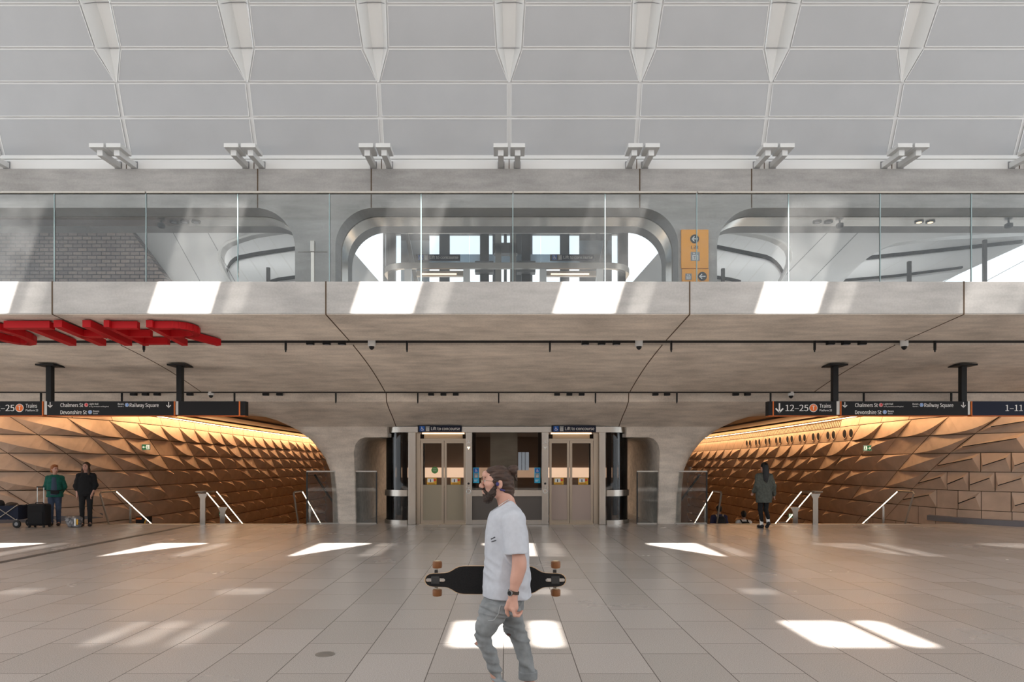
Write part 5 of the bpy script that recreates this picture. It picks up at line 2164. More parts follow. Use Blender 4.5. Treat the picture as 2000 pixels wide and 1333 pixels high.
hair = [ell(M(976.5, 936.5), (0.091, 0.083, 0.093)), ell(M(989, 950), (0.050, 0.064, 0.070), k=0.03), cone(M(993, 962, 0), M(997, 971, 0), 0.040, 0.026, k=0.03), ell(M(964, 921), (0.05, 0.05, 0.024), k=0.04),
        ell(M(977, 948, -0.088), (0.019, 0.016, 0.034), op='sub', k=0.01), ell(M(977, 948, 0.088), (0.019, 0.016, 0.034), op='sub', k=0.01),
        cone(M(966, 938, -0.078), M(967.5, 954, -0.071), 0.012, 0.012, k=0.01), cone(M(966, 938, 0.078), M(967.5, 954, 0.071), 0.012, 0.012, k=0.01)]
c0 = M(954, 926)
vol_obj('hair', hair_m, man, hair + [], vox=0.0045, k=0.02, disp=strands, cuts=[(M(950.5, 922), (-1, 0, -0.62)), (M(985, 972), (-0.55, 0, -1.0))])
vol_obj('hair_bun', hair_m, man, [ell(M(1001, 919), (0.034, 0.036, 0.034)), ell(M(1006, 915), (0.020, 0.026, 0.017), k=0.02), cone(M(990, 923), M(1000, 921), 0.028, 0.024), cone(M(1004, 925), M(1009, 939), 0.012, 0.005)], vox=0.0045, k=0.015, disp=strands)
vol_obj('beard', beard_m, man, [
    cone(M(966.5, 952, -0.070), M(962, 964, -0.060), 0.014, 0.022), cone(M(962, 964, -0.060), M(953, 975, -0.018), 0.022, 0.026),
    cone(M(966.5, 952, 0.070), M(962, 964, 0.060), 0.014, 0.022), cone(M(962, 964, 0.060), M(953, 975, 0.018), 0.022, 0.026),
    ell(M(953, 975), (0.030, 0.034, 0.026)), cone(M(943.5, 956.5, 0), M(950, 963, -0.034), 0.0085, 0.012, k=0.012), cone(M(943.5, 956.5, 0), M(950, 963, 0.034), 0.0085, 0.012, k=0.012),
    cone(M(946, 968), M(950, 975), 0.012, 0.02)], vox=0.0045, k=0.022, disp=lambda x, y, z: 0.003 * np.sin(260 * z + 110 * x) * np.sin(190 * x + 120 * y))
for sg in (-1, 1):
    e = MB()
    c = M(948.2, 940, sg * 0.031)
    e.lathe(tuple(c), [(0.001, -0.009), (0.0065, -0.0065), (0.009, 0), (0.0065, 0.0065), (0.001, 0.009)], 12)
    eo = e.build('eye', eye_m, man, smooth='all')
    c2 = c + V3(-0.0075, 0, 0)
    MB().lathe(tuple(c2), [(0.001, -0.005), (0.004, -0.003), (0.0045, 0), (0.004, 0.003), (0.001, 0.005)], 10).build('iris', iris_m, eo, smooth='all')
    MB().tube([tuple(M(943, 932.5, sg * 0.012)), tuple(M(944, 931, sg * 0.03)), tuple(M(949, 932.5, sg * 0.05))], 0.0045, 6).build('eyebrow', beard_m, man)
# spectacles
m = MB()
for sg in (-1, 1):
    c = M(940.5, 940, sg * 0.032)
    m.tube([(c[0] + 0.004 * abs(math.sin(a)) * 0, c[1] + 0.026 * math.cos(a), c[2] + 0.020 * math.sin(a)) for a in [2 * math.pi * k / 16 for k in range(16)]], 0.0013, 5, closed=True)
    m.tube([(c[0], c[1] + sg * 0.026, c[2] + 0.004), tuple(M(952, 939, sg * 0.075)), tuple(M(976, 940.5, sg * 0.084))], 0.0013, 5)
m.tube([tuple(M(940.5, 939, -0.008)), tuple(M(939.5, 938, 0)), tuple(M(940.5, 939, 0.008))], 0.0013, 5)
m.build('spectacles', gold_m, man)
m = MB()
vol_obj('earphone', purple_m, man, [ell(M(972, 945.5, -0.088), (0.012, 0.008, 0.016)), cone(M(978, 956, -0.078), M(985, 958, -0.070), 0.008, 0.007)], vox=0.004, k=0.006, label='purple earphone over the near ear')
m = MB().tube([tuple(M(974, 988, -0.075)), tuple(M(984, 981, -0.078)), tuple(M(992, 976.5, -0.062)), tuple(M(998, 974.5, -0.03)), tuple(M(999, 974, 0.0))], 0.0025, 6)
m.build('necklace', necklace_m, man)

# T-shirt
shirt = [loft([sl(981, 977, 1003, 0.075), sl(990, 966, 1011, 0.115), sl(1000, 957, 1018, 0.165), sl(1012, 952, 1024, 0.185), sl(1040, 947, 1031, 0.19), sl(1075, 946, 1033, 0.185), sl(1100, 946, 1034, 0.182), sl(1130, 945.5, 1036, 0.185), sl(1150, 944, 1038, 0.19), sl(1172, 943, 1039, 0.195)], p=2.2),
         cone(M(993, 998, -0.07), sh_n + V3(0, 0.02, -0.005), 0.055, 0.068, k=0.05), cone(M(993, 998, 0.07), sh_f + V3(0, -0.02, -0.005), 0.055, 0.068, k=0.05),
         cone(sh_n, M(1009, 1080, -0.250), 0.074, 0.083, k=0.035), cone(sh_f, M(994, 1080, 0.285), 0.074, 0.080, k=0.035),
         loft([(mz(1200), mx(1010), MD - 0.268, 0.14, 0.075), (mz(1073), mx(1010), MD - 0.268, 0.14, 0.075)], op='sub', k=0.006), loft([(mz(1200), mx(994), MD + 0.300, 0.14, 0.075), (mz(1073), mx(994), MD + 0.300, 0.14, 0.075)], op='sub', k=0.006)]


LAT = np.random.RandomState(4).rand(32, 32, 32) * 2 - 1


def vnoise(x, y, z):
    """smooth lattice noise in -1..1"""
    i, j, k = np.floor(x).astype(int), np.floor(y).astype(int), np.floor(z).astype(int)
    fx, fy, fz = x - i, y - j, z - k
    fx, fy, fz = (f * f * (3 - 2 * f) for f in (fx, fy, fz))
    r = 0
    for a in (0, 1):
        for b in (0, 1):
            for c in (0, 1):
                r = r + LAT[(i + a) % 32, (j + b) % 32, (k + c) % 32] * (fx if a else 1 - fx) * (fy if b else 1 - fy) * (fz if c else 1 - fz)
    return r


def tee_folds(x, y, z):
    lowz = np.clip((mz(1070) - z) / 0.28, 0, 1)
    u = z * 0.85 + x * 0.5
    v = x * 0.85 - z * 0.5
    n1 = vnoise(v * 5 + 9, y * 5 + 9, u * 19 + 9)
    n2 = vnoise(x * 14 + 3, y * 6 + 5, z * 3.5 + 7)
    n3 = vnoise(x * 30, y * 30 + 4, z * 30)
    return 0.026 * lowz * (np.abs(n1) - 0.3) + 0.013 * (np.abs(n2) - 0.25) * np.clip((mz(985) - z) / 0.15, 0, 1) + 0.0012 * n3


vol_obj('t_shirt', tee_m, man, shirt, vox=0.0065, k=0.03, disp=tee_folds, cuts=[
    (M(990, 1164), (-0.03, 0, -1)), (M(985, 983.5), (-0.62, 0, 1.0))]
    , smooth=1)
# open sleeve hems are trimmed by building the sleeves' lower plane into the arms' volume
# jeans
near = [sl(1176, 944, 1010, 0.088, -0.085), sl(1187, 937, 1001, 0.088, -0.09), sl(1205, 932, 988, 0.086, -0.095), sl(1222, 929, 972, 0.080, -0.098), sl(1238, 928, 965, 0.072, -0.10), sl(1250, 929, 966, 0.068, -0.10), sl(1260, 936, 969, 0.064, -0.10), sl(1285, 948, 976, 0.058, -0.10), sl(1310, 957, 981, 0.054, -0.10), sl(1335, 963, 989, 0.054, -0.10)]
far = [sl(1176, 985, 1020, 0.088, 0.09), sl(1190, 985, 1021, 0.085, 0.095), sl(1205, 982, 1021, 0.083, 0.098), sl(1222, 979, 1023, 0.078, 0.10), sl(1238, 985, 1028, 0.072, 0.10), sl(1250, 993, 1032, 0.068, 0.10), sl(1260, 998, 1035, 0.064, 0.10), sl(1285, 1007, 1040, 0.060, 0.10), sl(1310, 1013, 1046, 0.058, 0.10), sl(1326, 1015, 1049, 0.058, 0.10)]
jeans = [loft([sl(1150, 950, 1022, 0.160), sl(1165, 945, 1022, 0.168), sl(1180, 941, 1021, 0.17), sl(1192, 945, 1018, 0.155)]), loft(near, k=0.05), loft(far, k=0.05)]


def jean_folds(x, y, z):
    kn = np.exp(-((z - mz(1243)) / 0.07) ** 2)
    an = np.exp(-((z - mz(1312)) / 0.06) ** 2)
    hp = np.exp(-((z - mz(1185)) / 0.06) ** 2)
    n1 = vnoise(x * 9 + 4, y * 7 + 8, z * 34 + 9 + x * 8)
    n2 = vnoise(x * 12 + 7, y * 9 + 2, z * 8 + 5)
    return (0.028 * kn + 0.024 * an + 0.018 * hp + 0.006) * (np.abs(n1) - 0.3) + 0.010 * (np.abs(n2) - 0.3)


vol_obj('jeans', jean_m, man, jeans, vox=0.0065, k=0.04, disp=jean_folds)
for x0, x1, py, dy in ((961, 990, 1333, -0.10), (1014, 1050, 1327, 0.10)):
    a = loft([sl(py - 8, x0, x1, 0.060, dy, 0.004), sl(py + 9, x0, x1, 0.060, dy, 0.004)])
    vol_obj('rolled_cuff', jean_m, man, [a], vox=0.006, k=0.01)
# ripped knees, pocket
vol_obj('knee_rip', plain('torn knee skin', (0.50, 0.24, 0.18), 0.6), man, [ell(M(934.5, 1249, -0.110), (0.020, 0.034, 0.011))], vox=0.005, k=0.01, label='torn hole showing skin on the near knee')
vol_obj('knee_rip', plain('torn knee dark', (0.10, 0.045, 0.04), 0.8), man, [ell(M(994.5, 1243.5, 0.06), (0.019, 0.035, 0.009))], vox=0.005, k=0.01, label='dark torn hole on the far knee')
for dz in (0, 0.016):
    pass
m = MB().tube([tuple(M(978, 1172, -0.185)), tuple(M(974, 1188, -0.192)), tuple(M(966, 1200, -0.188)), tuple(M(955, 1202, -0.176))], 0.0035, 6)
m.build('pocket_edge', plain('pale seam denim', (0.36, 0.37, 0.375), 0.9), man, smooth='all')
for dz in range(3):
    pass
m = MB()
m.tube([tuple(M(960, 1048, -0.188)), tuple(M(968, 1044, -0.19))], 0.004, 5)
m.tube([tuple(M(961, 1053, -0.188)), tuple(M(970, 1050, -0.19))], 0.004, 5)
m.build('shirt_print', plain('grey print', (0.07, 0.07, 0.08), 0.8), man)
# shoes
for x, dy, lift in ((968, -0.10, 0.012), (1030, 0.10, 0.0)):
    a = M(x + 8, 1360, dy)
    zt = lift
    s_ = [ell((a[0] + 0.02, a[1], zt + 0.055), (0.055, 0.042, 0.05)), cone((a[0], a[1], zt + 0.05), (a[0] - 0.14, a[1], zt + 0.038), 0.044, 0.034), ell((a[0] - 0.15, a[1], zt + 0.036), (0.055, 0.044, 0.032))]
    so = vol_obj('shoe', shoe_m, man, s_, vox=0.007, k=0.03, cuts=[((0, 0, zt + 0.018), (0, 0, -1))])
    s2 = [loft([(zt, a[0] - 0.065, a[1], 0.155, 0.046), (zt + 0.022, a[0] - 0.065, a[1], 0.158, 0.048)])]
    vol_obj('sole', sole_m, so, s2, vox=0.007, k=0.01)
# watch
c, ax = wr_n + (el_n - wr_n) * 0.10, (el_n - wr_n) / np.linalg.norm(el_n - wr_n)
u = np.cross(ax, V3(0, 1, 0))
u /= np.linalg.norm(u)
v = np.cross(ax, u)
w_t = thing('wristwatch', 'wristwatch with steel case on the near wrist of the walking man', 'watch', tuple(c))
m = MB()
rings = []
for h in (-0.010, 0.010):
    rings.append([tuple(c + ax * h + (u * math.cos(a) + v * math.sin(a)) * 0.0325) for a in [2 * math.pi * k / 24 for k in range(25)]])
for h in (0.010, -0.010):
    rings.append([tuple(c + ax * h + (u * math.cos(a) + v * math.sin(a)) * 0.0375) for a in [2 * math.pi * k / 24 for k in range(25)]])
rings.append(rings[0])
m.grid(rings)
m.build('strap', strap_m, w_t)
nn = -V3(0, 1, 0) * 0.8 - V3(0.6, 0, 0)
nn = nn / np.linalg.norm(nn)
m = MB().cyl(tuple(c + nn * 0.030), tuple(c + nn * 0.043), 0.019, 20)
m.build('case', watch_m, w_t)
MB().cyl(tuple(c + nn * 0.043), tuple(c + nn * 0.0437), 0.015, 20).build('dial', black_m, w_t)

# ------------------------------------------------------------------ longboard held under the far arm
BD = MD + 0.222
lb = thing('longboard', 'black drop-through longboard carried level behind the walking man', 'longboard', (mx(967), BD, mz(1160)))


def bX(px):
    return (px - VPX) * BD / F_PX


def bZ(py):
    return EYE + (HORIZON - py) * BD / F_PX


half = [(829, 0), (830, 5), (833, 9), (838, 12), (845, 13.2), (858, 13.5), (868, 14), (875, 15.5), (882, 19), (889, 23.5), (896, 26.5), (905, 27.7), (920, 28)]
midx, midy = 967.5, 1133.5
up = half + [(2 * midx - x, y) for x, y in half[::-1]]
out = [(bX(x), bZ(midy - y)) for x, y in up] + [(bX(x), bZ(midy + y)) for x, y in up[::-1][1:-1]]


def slot(cx):
    return [(bX(cx - 19) + 0.012 + 0.012 * math.cos(R(a)), bZ(midy) + 0.012 * math.sin(R(a))) for a in (90, 135, 180, 225, 270)] + [(bX(cx + 19) - 0.012 + 0.012 * math.cos(R(a)), bZ(midy) + 0.012 * math.sin(R(a))) for a in (-90, -45, 0, 45, 90)]


def with_holes(outl, holes):
    res = list(outl)
    for h in holes:
        best = min(((i, j) for i in range(len(res)) for j in range(len(h))), key=lambda ij: (res[ij[0]][0] - h[ij[1]][0]) ** 2 + (res[ij[0]][1] - h[ij[1]][1]) ** 2)
        i, j = best
        res = res[:i + 1] + h[j:] + h[:j + 1] + res[i:]
    return res


s1, s2 = slot(850.5), slot(1084.5)


def shrink(o, k):
    cx, cz = bX(midx), bZ(midy)
    return [(cx + (x - cx) * (1 - k * 0.35), cz + (z - cz) * (1 - k)) for x, z in o]


MB().prism(with_holes(out, [s1, s2]), BD - 0.006, BD + 0.006).build('deck', ply_m, lb)
MB().prism(with_holes(shrink(out, 0.035), [s1, s2]), BD - 0.0075, BD - 0.006).build('grip_tape', grip_m, lb)
for cx in (850.5, 1084.5):
    k = 1 if cx > 967 else -1
    tr = MB()
    tr.box(bX(cx) - 0.030, bX(cx) + 0.030, BD - 0.012, BD + 0.012, bZ(midy) - 0.028, bZ(midy) + 0.028)
    tr.box(bX(cx) - 0.018, bX(cx) + 0.018, BD + 0.012, BD + 0.055, bZ(midy) - 0.03, bZ(midy) + 0.03)
    ao = tr.build('truck', charcoal_m, lb, bevel=0.004)
    MB().box(bX(cx) - 0.0125, bX(cx) + 0.0125, BD + 0.045, BD + 0.07, bZ(midy) - 0.065, bZ(midy) + 0.065).build('hanger', charcoal_m, ao, bevel=0.004)
    MB().cyl((bX(cx + 2), BD + 0.058, bZ(midy) - 0.125), (bX(cx + 2), BD + 0.058, bZ(midy) + 0.125), 0.006, 8).build('axle', steel_m, ao)
    for sgn in (-1, 1):
        zc = bZ(midy) + sgn * 0.102
        w_ = MB().lathe((bX(cx + 2), BD + 0.058, zc), [(0.024, -0.026), (0.033, -0.022), (0.035, -0.012), (0.035, 0.012), (0.033, 0.022), (0.024, 0.026)], 24).build('wheel', amber_m, lb, smooth=True)
        MB().lathe((bX(cx + 2), BD + 0.058, zc), [(0.012, -0.029), (0.022, -0.0275), (0.022, 0.0275), (0.012, 0.029)], 18).build('hub', wheelcore_m, w_)

# ------------------------------------------------------------------ distant people
def rot2(p, a, c=(0, 0)):
    x, y = p[0] - c[0], p[1] - c[1]
    return V3(c[0] + x * math.cos(a) - y * math.sin(a), c[1] + x * math.sin(a) + y * math.cos(a), p[2])


def head_prims(a, s):
    """head facing -y turned by a (radians); s scale"""
    Rm = Matrix.Rotation(a, 4, 'Z')

    def P(x, y, z):
        return rot2(V3(x, y, z), a) * s
    return [ell(P(0, 0.005, 1.60), V3(0.074, 0.092, 0.098) * s, rot=Rm), ell(P(0, -0.035, 1.55), V3(0.056, 0.058, 0.078) * s, rot=Rm, k=0.03),
            cone(P(0, -0.088, 1.585), P(0, -0.108, 1.562), 0.009 * s, 0.013 * s, k=0.012), ell(P(0, -0.088, 1.527), V3(0.022, 0.010, 0.010) * s, rot=Rm, k=0.008),
            ell(P(0.028, -0.088, 1.592), V3(0.014, 0.012, 0.008) * s, rot=Rm, op='sub', k=0.01), ell(P(-0.028, -0.088, 1.592), V3(0.014, 0.012, 0.008) * s, rot=Rm, op='sub', k=0.01),
            ell(P(0.075, 0.01, 1.575), V3(0.009, 0.018, 0.03) * s, rot=Rm, k=0.006), ell(P(-0.075, 0.01, 1.575), V3(0.009, 0.018, 0.03) * s, rot=Rm, k=0.006),
            cone(V3(0, 0.015, 1.36) * s, P(0, 0.0, 1.51), 0.052 * s, 0.050 * s, k=0.03)]


def face_parts(t, a, s, hair_mat):
    for sg in (-1, 1):
        c = rot2(V3(sg * 0.028, -0.086, 1.592), a) * s
        MB().lathe(tuple(c), [(0.001, -0.007), (0.008, -0.004), (0.009, 0), (0.008, 0.004), (0.001, 0.007)], 8).build('eye', iris_m, t, smooth='all')
        p, q = rot2(V3(sg * 0.014, -0.095, 1.615), a) * s, rot2(V3(sg * 0.046, -0.084, 1.613), a) * s
        MB().tube([tuple(p), tuple(q)], 0.004, 5).build('eyebrow', hair_mat, t)
    p, q = rot2(V3(-0.02, -0.094, 1.527), a) * s, rot2(V3(0.02, -0.094, 1.527), a) * s
    MB().tube([tuple(p), tuple((p + q) / 2 - V3(0, 0.002, 0.002)), tuple(q)], 0.005, 5).build('mouth', lip_m, t)


def hand_simple(w, d, side, s, fwd=(0, -1, 0)):
    """palm and five separate digits hanging along d from wrist w"""
    d = d / np.linalg.norm(d)
    f = np.array(fwd, float)
    f = f - d * (f @ d)
    f /= np.linalg.norm(f)
    n = np.cross(d, f)
    pr = [cone(w, w + d * 0.055 * s, 0.024 * s, 0.028 * s, k=0.015), cone(w + d * 0.05 * s + f * 0.02 * s, w + d * 0.075 * s + f * 0.022 * s, 0.015 * s, 0.013 * s, k=0.012), cone(w + d * 0.05 * s - f * 0.02 * s, w + d * 0.075 * s - f * 0.022 * s, 0.015 * s, 0.012 * s, k=0.012)]
    for i, (o, L) in enumerate(((0.030, 0.062), (0.010, 0.074), (-0.010, 0.070), (-0.029, 0.054))):
        a = w + (d * 0.075 + f * o) * s
        b = a + (d * L * 0.55 + f * o * 0.12) * s
        c = b + (d * L * 0.42 - n * side * 0.020) * s
        pr += [cone(a, b, 0.0105 * s, 0.0095 * s, k=0.004), cone(b, c, 0.0095 * s, 0.008 * s, k=0.004)]
    a = w + (d * 0.02 + f * 0.025) * s
    b = a + (d * 0.035 + f * 0.028) * s
    c = b + (d * 0.032 + f * 0.004) * s
    pr += [cone(a, b, 0.0135 * s, 0.012 * s, k=0.01), cone(b, c, 0.012 * s, 0.009 * s, k=0.006)]
    return pr


def figure(lab, loc, h, rz, arms, legs, head=0.0, skin=None, hair_mat=None, hair=None, top=None, top_mat=None, top_slices=None, sleeve=None, pants_mat=None, pant_r=(0.085, 0.060, 0.045), shoe_mat=None, face=True, top_hem=0.80, bulk=1.0, pant_hem=0.09):
    """arms: [(shoulder, elbow, wrist), ...]; legs: [(hip, knee, ankle, toe), ...] for a 1.7 m figure"""
    s = h / 1.7
    t = thing('person', lab, 'person', (0, 0, 0))
    skin = skin or skin_m
    A = [[V3(*p) * s for p in a] for a in arms]
    Lg = [[V3(*p) * s for p in l] for l in legs]
    body = head_prims(head, s)
    body += [loft([(z * s, 0, y * s, rx * s, ry * s) for z, y, rx, ry in ((0.84, 0.005, 0.13, 0.09), (0.95, 0.005, 0.145, 0.10), (1.08, 0, 0.115, 0.085), (1.25, 0, 0.14, 0.095), (1.35, 0.005, 0.15, 0.085), (1.40, 0.01, 0.09, 0.06))], k=0.04)]
    for i, (a, b, c) in enumerate(A):
        body += [cone((np.sign(a[0]) * 0.07 * s, 0.005, 1.375 * s), a, 0.045 * s, 0.046 * s), cone(a, b, 0.045 * s, 0.036 * s), cone(b, c, 0.037 * s, 0.024 * s)]
        body += hand_simple(c, c - b, -1 if a[0] < 0 else 1, s)
    for (a, b, c, d) in Lg:
        body += [cone(a, b, 0.070 * s, 0.048 * s), cone(b, c, 0.048 * s, 0.032 * s), cone(c, d, 0.034 * s, 0.026 * s)]
    vol_obj('body', skin, t, body, vox=0.0085 * s, k=0.02, smooth=1)
    if face:
        face_parts(t, head, s, hair_mat)
    if hair:
        hp = [ell(rot2(V3(*c), head) * s, V3(*r) * s, rot=Matrix.Rotation(head, 4, 'Z'), op=op, k=kk) for c, r, op, kk in hair]
        vol_obj('hair', hair_mat, t, hp, vox=0.0085 * s, k=0.02, disp=lambda x, y, z: 0.0025 * np.sin(170 * x + 20 * z) + 0.002 * np.sin(150 * y))
    tp = [loft([(z * s, 0, y * s, rx * s * bulk, ry * s * bulk) for z, y, rx, ry in top_slices], k=0.03, p=2.3)]
    for i, (a, b, c) in enumerate(A):
        k0, k1, frac = sleeve
        e = b + (c - b) * frac
        tp += [cone((np.sign(a[0]) * 0.08 * s, 0.005, 1.37 * s), a, 0.06 * s, k0 * s), cone(a, b, k0 * s, k1 * s), cone(b, e, k1 * s, k1 * 0.85 * s)]
    vol_obj(top, top_mat, t, tp, vox=0.0085 * s, k=0.025, disp=wrinkle(0.004, 30, 18, 34, h))
    pp = [loft([(z * s, 0, 0.005 * s, rx * s, ry * s) for z, rx, ry in ((0.80, 0.155, 0.105), (0.90, 0.165, 0.118), (1.0, 0.150, 0.105))], k=0.03)]
    for (a, b, c, d) in Lg:
        u = (c - b) / np.linalg.norm(c - b)
        ce = c + V3(0, 0, max(0, pant_hem - 0.09) * 1.0) * s
        pp += [cone(a, b, pant_r[0] * s, pant_r[1] * s, k=0.03), cone(b, ce, pant_r[1] * s, pant_r[2] * s, k=0.02)]
    vol_obj('trousers', pants_mat, t, pp, vox=0.0085 * s, k=0.03, disp=wrinkle(0.0025, 30, 20, 45, 2 * h))
    for (a, b, c, d) in Lg:
        dirv = (d - c)
        heel = c + V3(0, 0.02, -0.035) * s
        vol_obj('shoe', shoe_mat, t, [ell(heel, V3(0.042, 0.05, 0.045) * s), cone(heel + V3(0, 0, -0.004), d, 0.042 * s, 0.036 * s), ell(d + V3(0, 0.0, 0), V3(0.046, 0.055, 0.034) * s)], vox=0.0085 * s, k=0.03)
    t.location = loc
    t.rotation_euler = (0, 0, rz)
    return t, s


STAND = [((0.085, 0, 0.88), (0.09, -0.012, 0.48), (0.09, 0.02, 0.085), (0.105, -0.12, 0.035)), ((-0.085, 0, 0.88), (-0.09, -0.012, 0.48), (-0.09, 0.02, 0.085), (-0.105, -0.12, 0.035))]
# woman in teal fleece, hands behind her back, looking to her companion
wd = 18.45
wa, s = figure('woman in open teal fleece and blue jeans standing by the suitcase', (mx(0) * 0 + (107 - VPX) * wd / F_PX, wd, 0), 1.63, R(24),
               [((0.165, 0.02, 1.34), (0.235, 0.06, 1.08), (0.13, 0.15, 0.92)), ((-0.165, 0.02, 1.34), (-0.235, 0.06, 1.08), (-0.13, 0.15, 0.92))], STAND, head=R(40),
               hair_mat=ginger_m, hair=[((0, 0.025, 1.625), (0.088, 0.098, 0.095), 'add', 0.02), ((0, 0.05, 1.55), (0.084, 0.068, 0.085), 'add', 0.03), ((0, -0.02, 1.68), (0.07, 0.075, 0.03), 'add', 0.03), ((0, -0.10, 1.555), (0.056, 0.075, 0.085), 'sub', 0.01)],
               top='fleece', top_mat=teal_m, top_slices=((0.80, 0.01, 0.205, 0.135), (0.95, 0.01, 0.20, 0.135), (1.12, 0.005, 0.185, 0.125), (1.30, 0.005, 0.185, 0.12), (1.37, 0.01, 0.16, 0.10), (1.43, 0.012, 0.072, 0.066)), sleeve=(0.064, 0.058, 0.9), pants_mat=jean_blue, pant_r=(0.095, 0.068, 0.055), shoe_mat=plain('brown walking shoe', (0.05, 0.035, 0.03), 0.7))


def front_panel(t, s, z0, z1, w0, w1, y, mat, name):
    n = 9
    rows = []
    for z, w_ in ((z0, w0), ((z0 + z1) / 2, (w0 + w1) / 2), (z1, w1)):
        rows.append([(w_ * s * u, (y - 0.022 * (1 - u * u)) * s, z * s) for u in np.linspace(-1, 1, n)])
    m = MB().grid(rows)
    back_ = [[(p[0], p[1] + 0.03, p[2]) for p in r] for r in rows]
    m.grid(back_)
    o = m.build(name, mat, None, smooth=True)
    o.parent = t
    return o


front_panel(wa, s, 0.86, 1.36, 0.085, 0.05, -0.118, bluetop_m, 'blue_top')
bb = MB()
bb.box(-0.10 * s + 0.03, 0.10 * s + 0.03, -0.215 * s, -0.145 * s, 0.90 * s, 0.99 * s)
bag = bb.build('bumbag', blackpant_m, None, bevel=0.02)
q = thing('bumbag', 'black bumbag worn at the waist of the woman in teal', 'bag', (0, 0, 0))
bag.name = 'pouch'
bag.parent = q
st_ = MB().tube([(-0.20 * s, -0.03, 1.0 * s), (-0.12 * s, -0.15 * s, 0.99 * s), (0.05, -0.17 * s, 0.985 * s), (0.14 * s, -0.15 * s, 0.99 * s), (0.20 * s, -0.03, 1.0 * s)], 0.010, 6).build('belt', blackpant_m, None)
st_.parent = q
q.location, q.rotation_euler = wa.location, wa.rotation_euler
# woman in black
wd = 18.25
wb, s = figure('woman all in black with long brown hair standing against the panel wall', ((168 - VPX) * wd / F_PX, wd, 0), 1.70, R(22),
               [((0.165, 0.01, 1.35), (0.215, 0.0, 1.09), (0.155, -0.09, 0.86)), ((-0.165, 0.01, 1.35), (-0.225, 0.01, 1.08), (-0.20, -0.02, 0.84))], STAND, head=R(-18),
               hair_mat=brownhair_m, hair=[((0, 0.025, 1.63), (0.086, 0.096, 0.092), 'add', 0.02), ((0, 0.05, 1.48), (0.088, 0.055, 0.15), 'add', 0.03), ((0.082, -0.01, 1.43), (0.028, 0.05, 0.17), 'add', 0.02), ((-0.082, -0.01, 1.44), (0.028, 0.05, 0.16), 'add', 0.02), ((0, -0.11, 1.57), (0.056, 0.08, 0.105), 'sub', 0.01)],
               top='loose_top', top_mat=blacktop_m, top_slices=((0.84, 0.0, 0.19, 0.125), (0.98, 0.0, 0.20, 0.13), (1.15, 0.0, 0.185, 0.12), (1.30, 0.005, 0.185, 0.115), (1.37, 0.01, 0.155, 0.09), (1.43, 0.012, 0.075, 0.062)), sleeve=(0.068, 0.074, 0.32), pants_mat=blackpant_m, pant_r=(0.088, 0.062, 0.05), shoe_mat=shoe_m)
# woman walking away
wd = 17.75
WALK = [((0.085, 0, 0.88), (0.085, -0.03, 0.48), (0.075, 0.03, 0.085), (0.085, -0.11, 0.035)), ((-0.085, 0.0, 0.88), (-0.06, -0.02, 0.49), (-0.03, 0.17, 0.17), (-0.02, 0.12, 0.045))]
ww, s = figure('woman with long black hair and grey-green jacket walking away to the right stairs', ((1492 - VPX) * wd / F_PX, wd, 0), 1.69, R(186),
               [((0.165, 0.01, 1.35), (0.225, 0.05, 1.10), (0.235, -0.09, 0.95)), ((-0.165, 0.01, 1.35), (-0.25, 0.03, 1.10), (-0.30, -0.05, 0.86))], WALK, head=R(15),
               hair_mat=blackhair_m, hair=[((0, 0.02, 1.625), (0.086, 0.098, 0.096), 'add', 0.02), ((0, 0.075, 1.46), (0.098, 0.055, 0.20), 'add', 0.04), ((0.02, 0.10, 1.30), (0.085, 0.045, 0.16), 'add', 0.04), ((0, -0.11, 1.57), (0.056, 0.08, 0.10), 'sub', 0.01)],
               top='jacket', top_mat=greenjac_m, top_slices=((0.66, 0.0, 0.20, 0.135), (0.85, 0.0, 0.215, 0.145), (1.05, 0.0, 0.205, 0.135), (1.30, 0.005, 0.20, 0.125), (1.37, 0.01, 0.165, 0.10), (1.44, 0.012, 0.08, 0.07)), sleeve=(0.072, 0.066, 0.95), pants_mat=blackpant_m, pant_r=(0.082, 0.060, 0.047), shoe_mat=shoe_m, pant_hem=0.20)
for (c, d) in ((V3(0.075, 0.03, 0.085), V3(0.079, 0.012, 0.22)), (V3(-0.03, 0.17, 0.17), V3(-0.04, 0.115, 0.28))):
    so = vol_obj('sock', paper_m, None, [cone(c * s, d * s, 0.044 * s, 0.047 * s)], vox=0.009, k=0.01)
    so.parent = ww


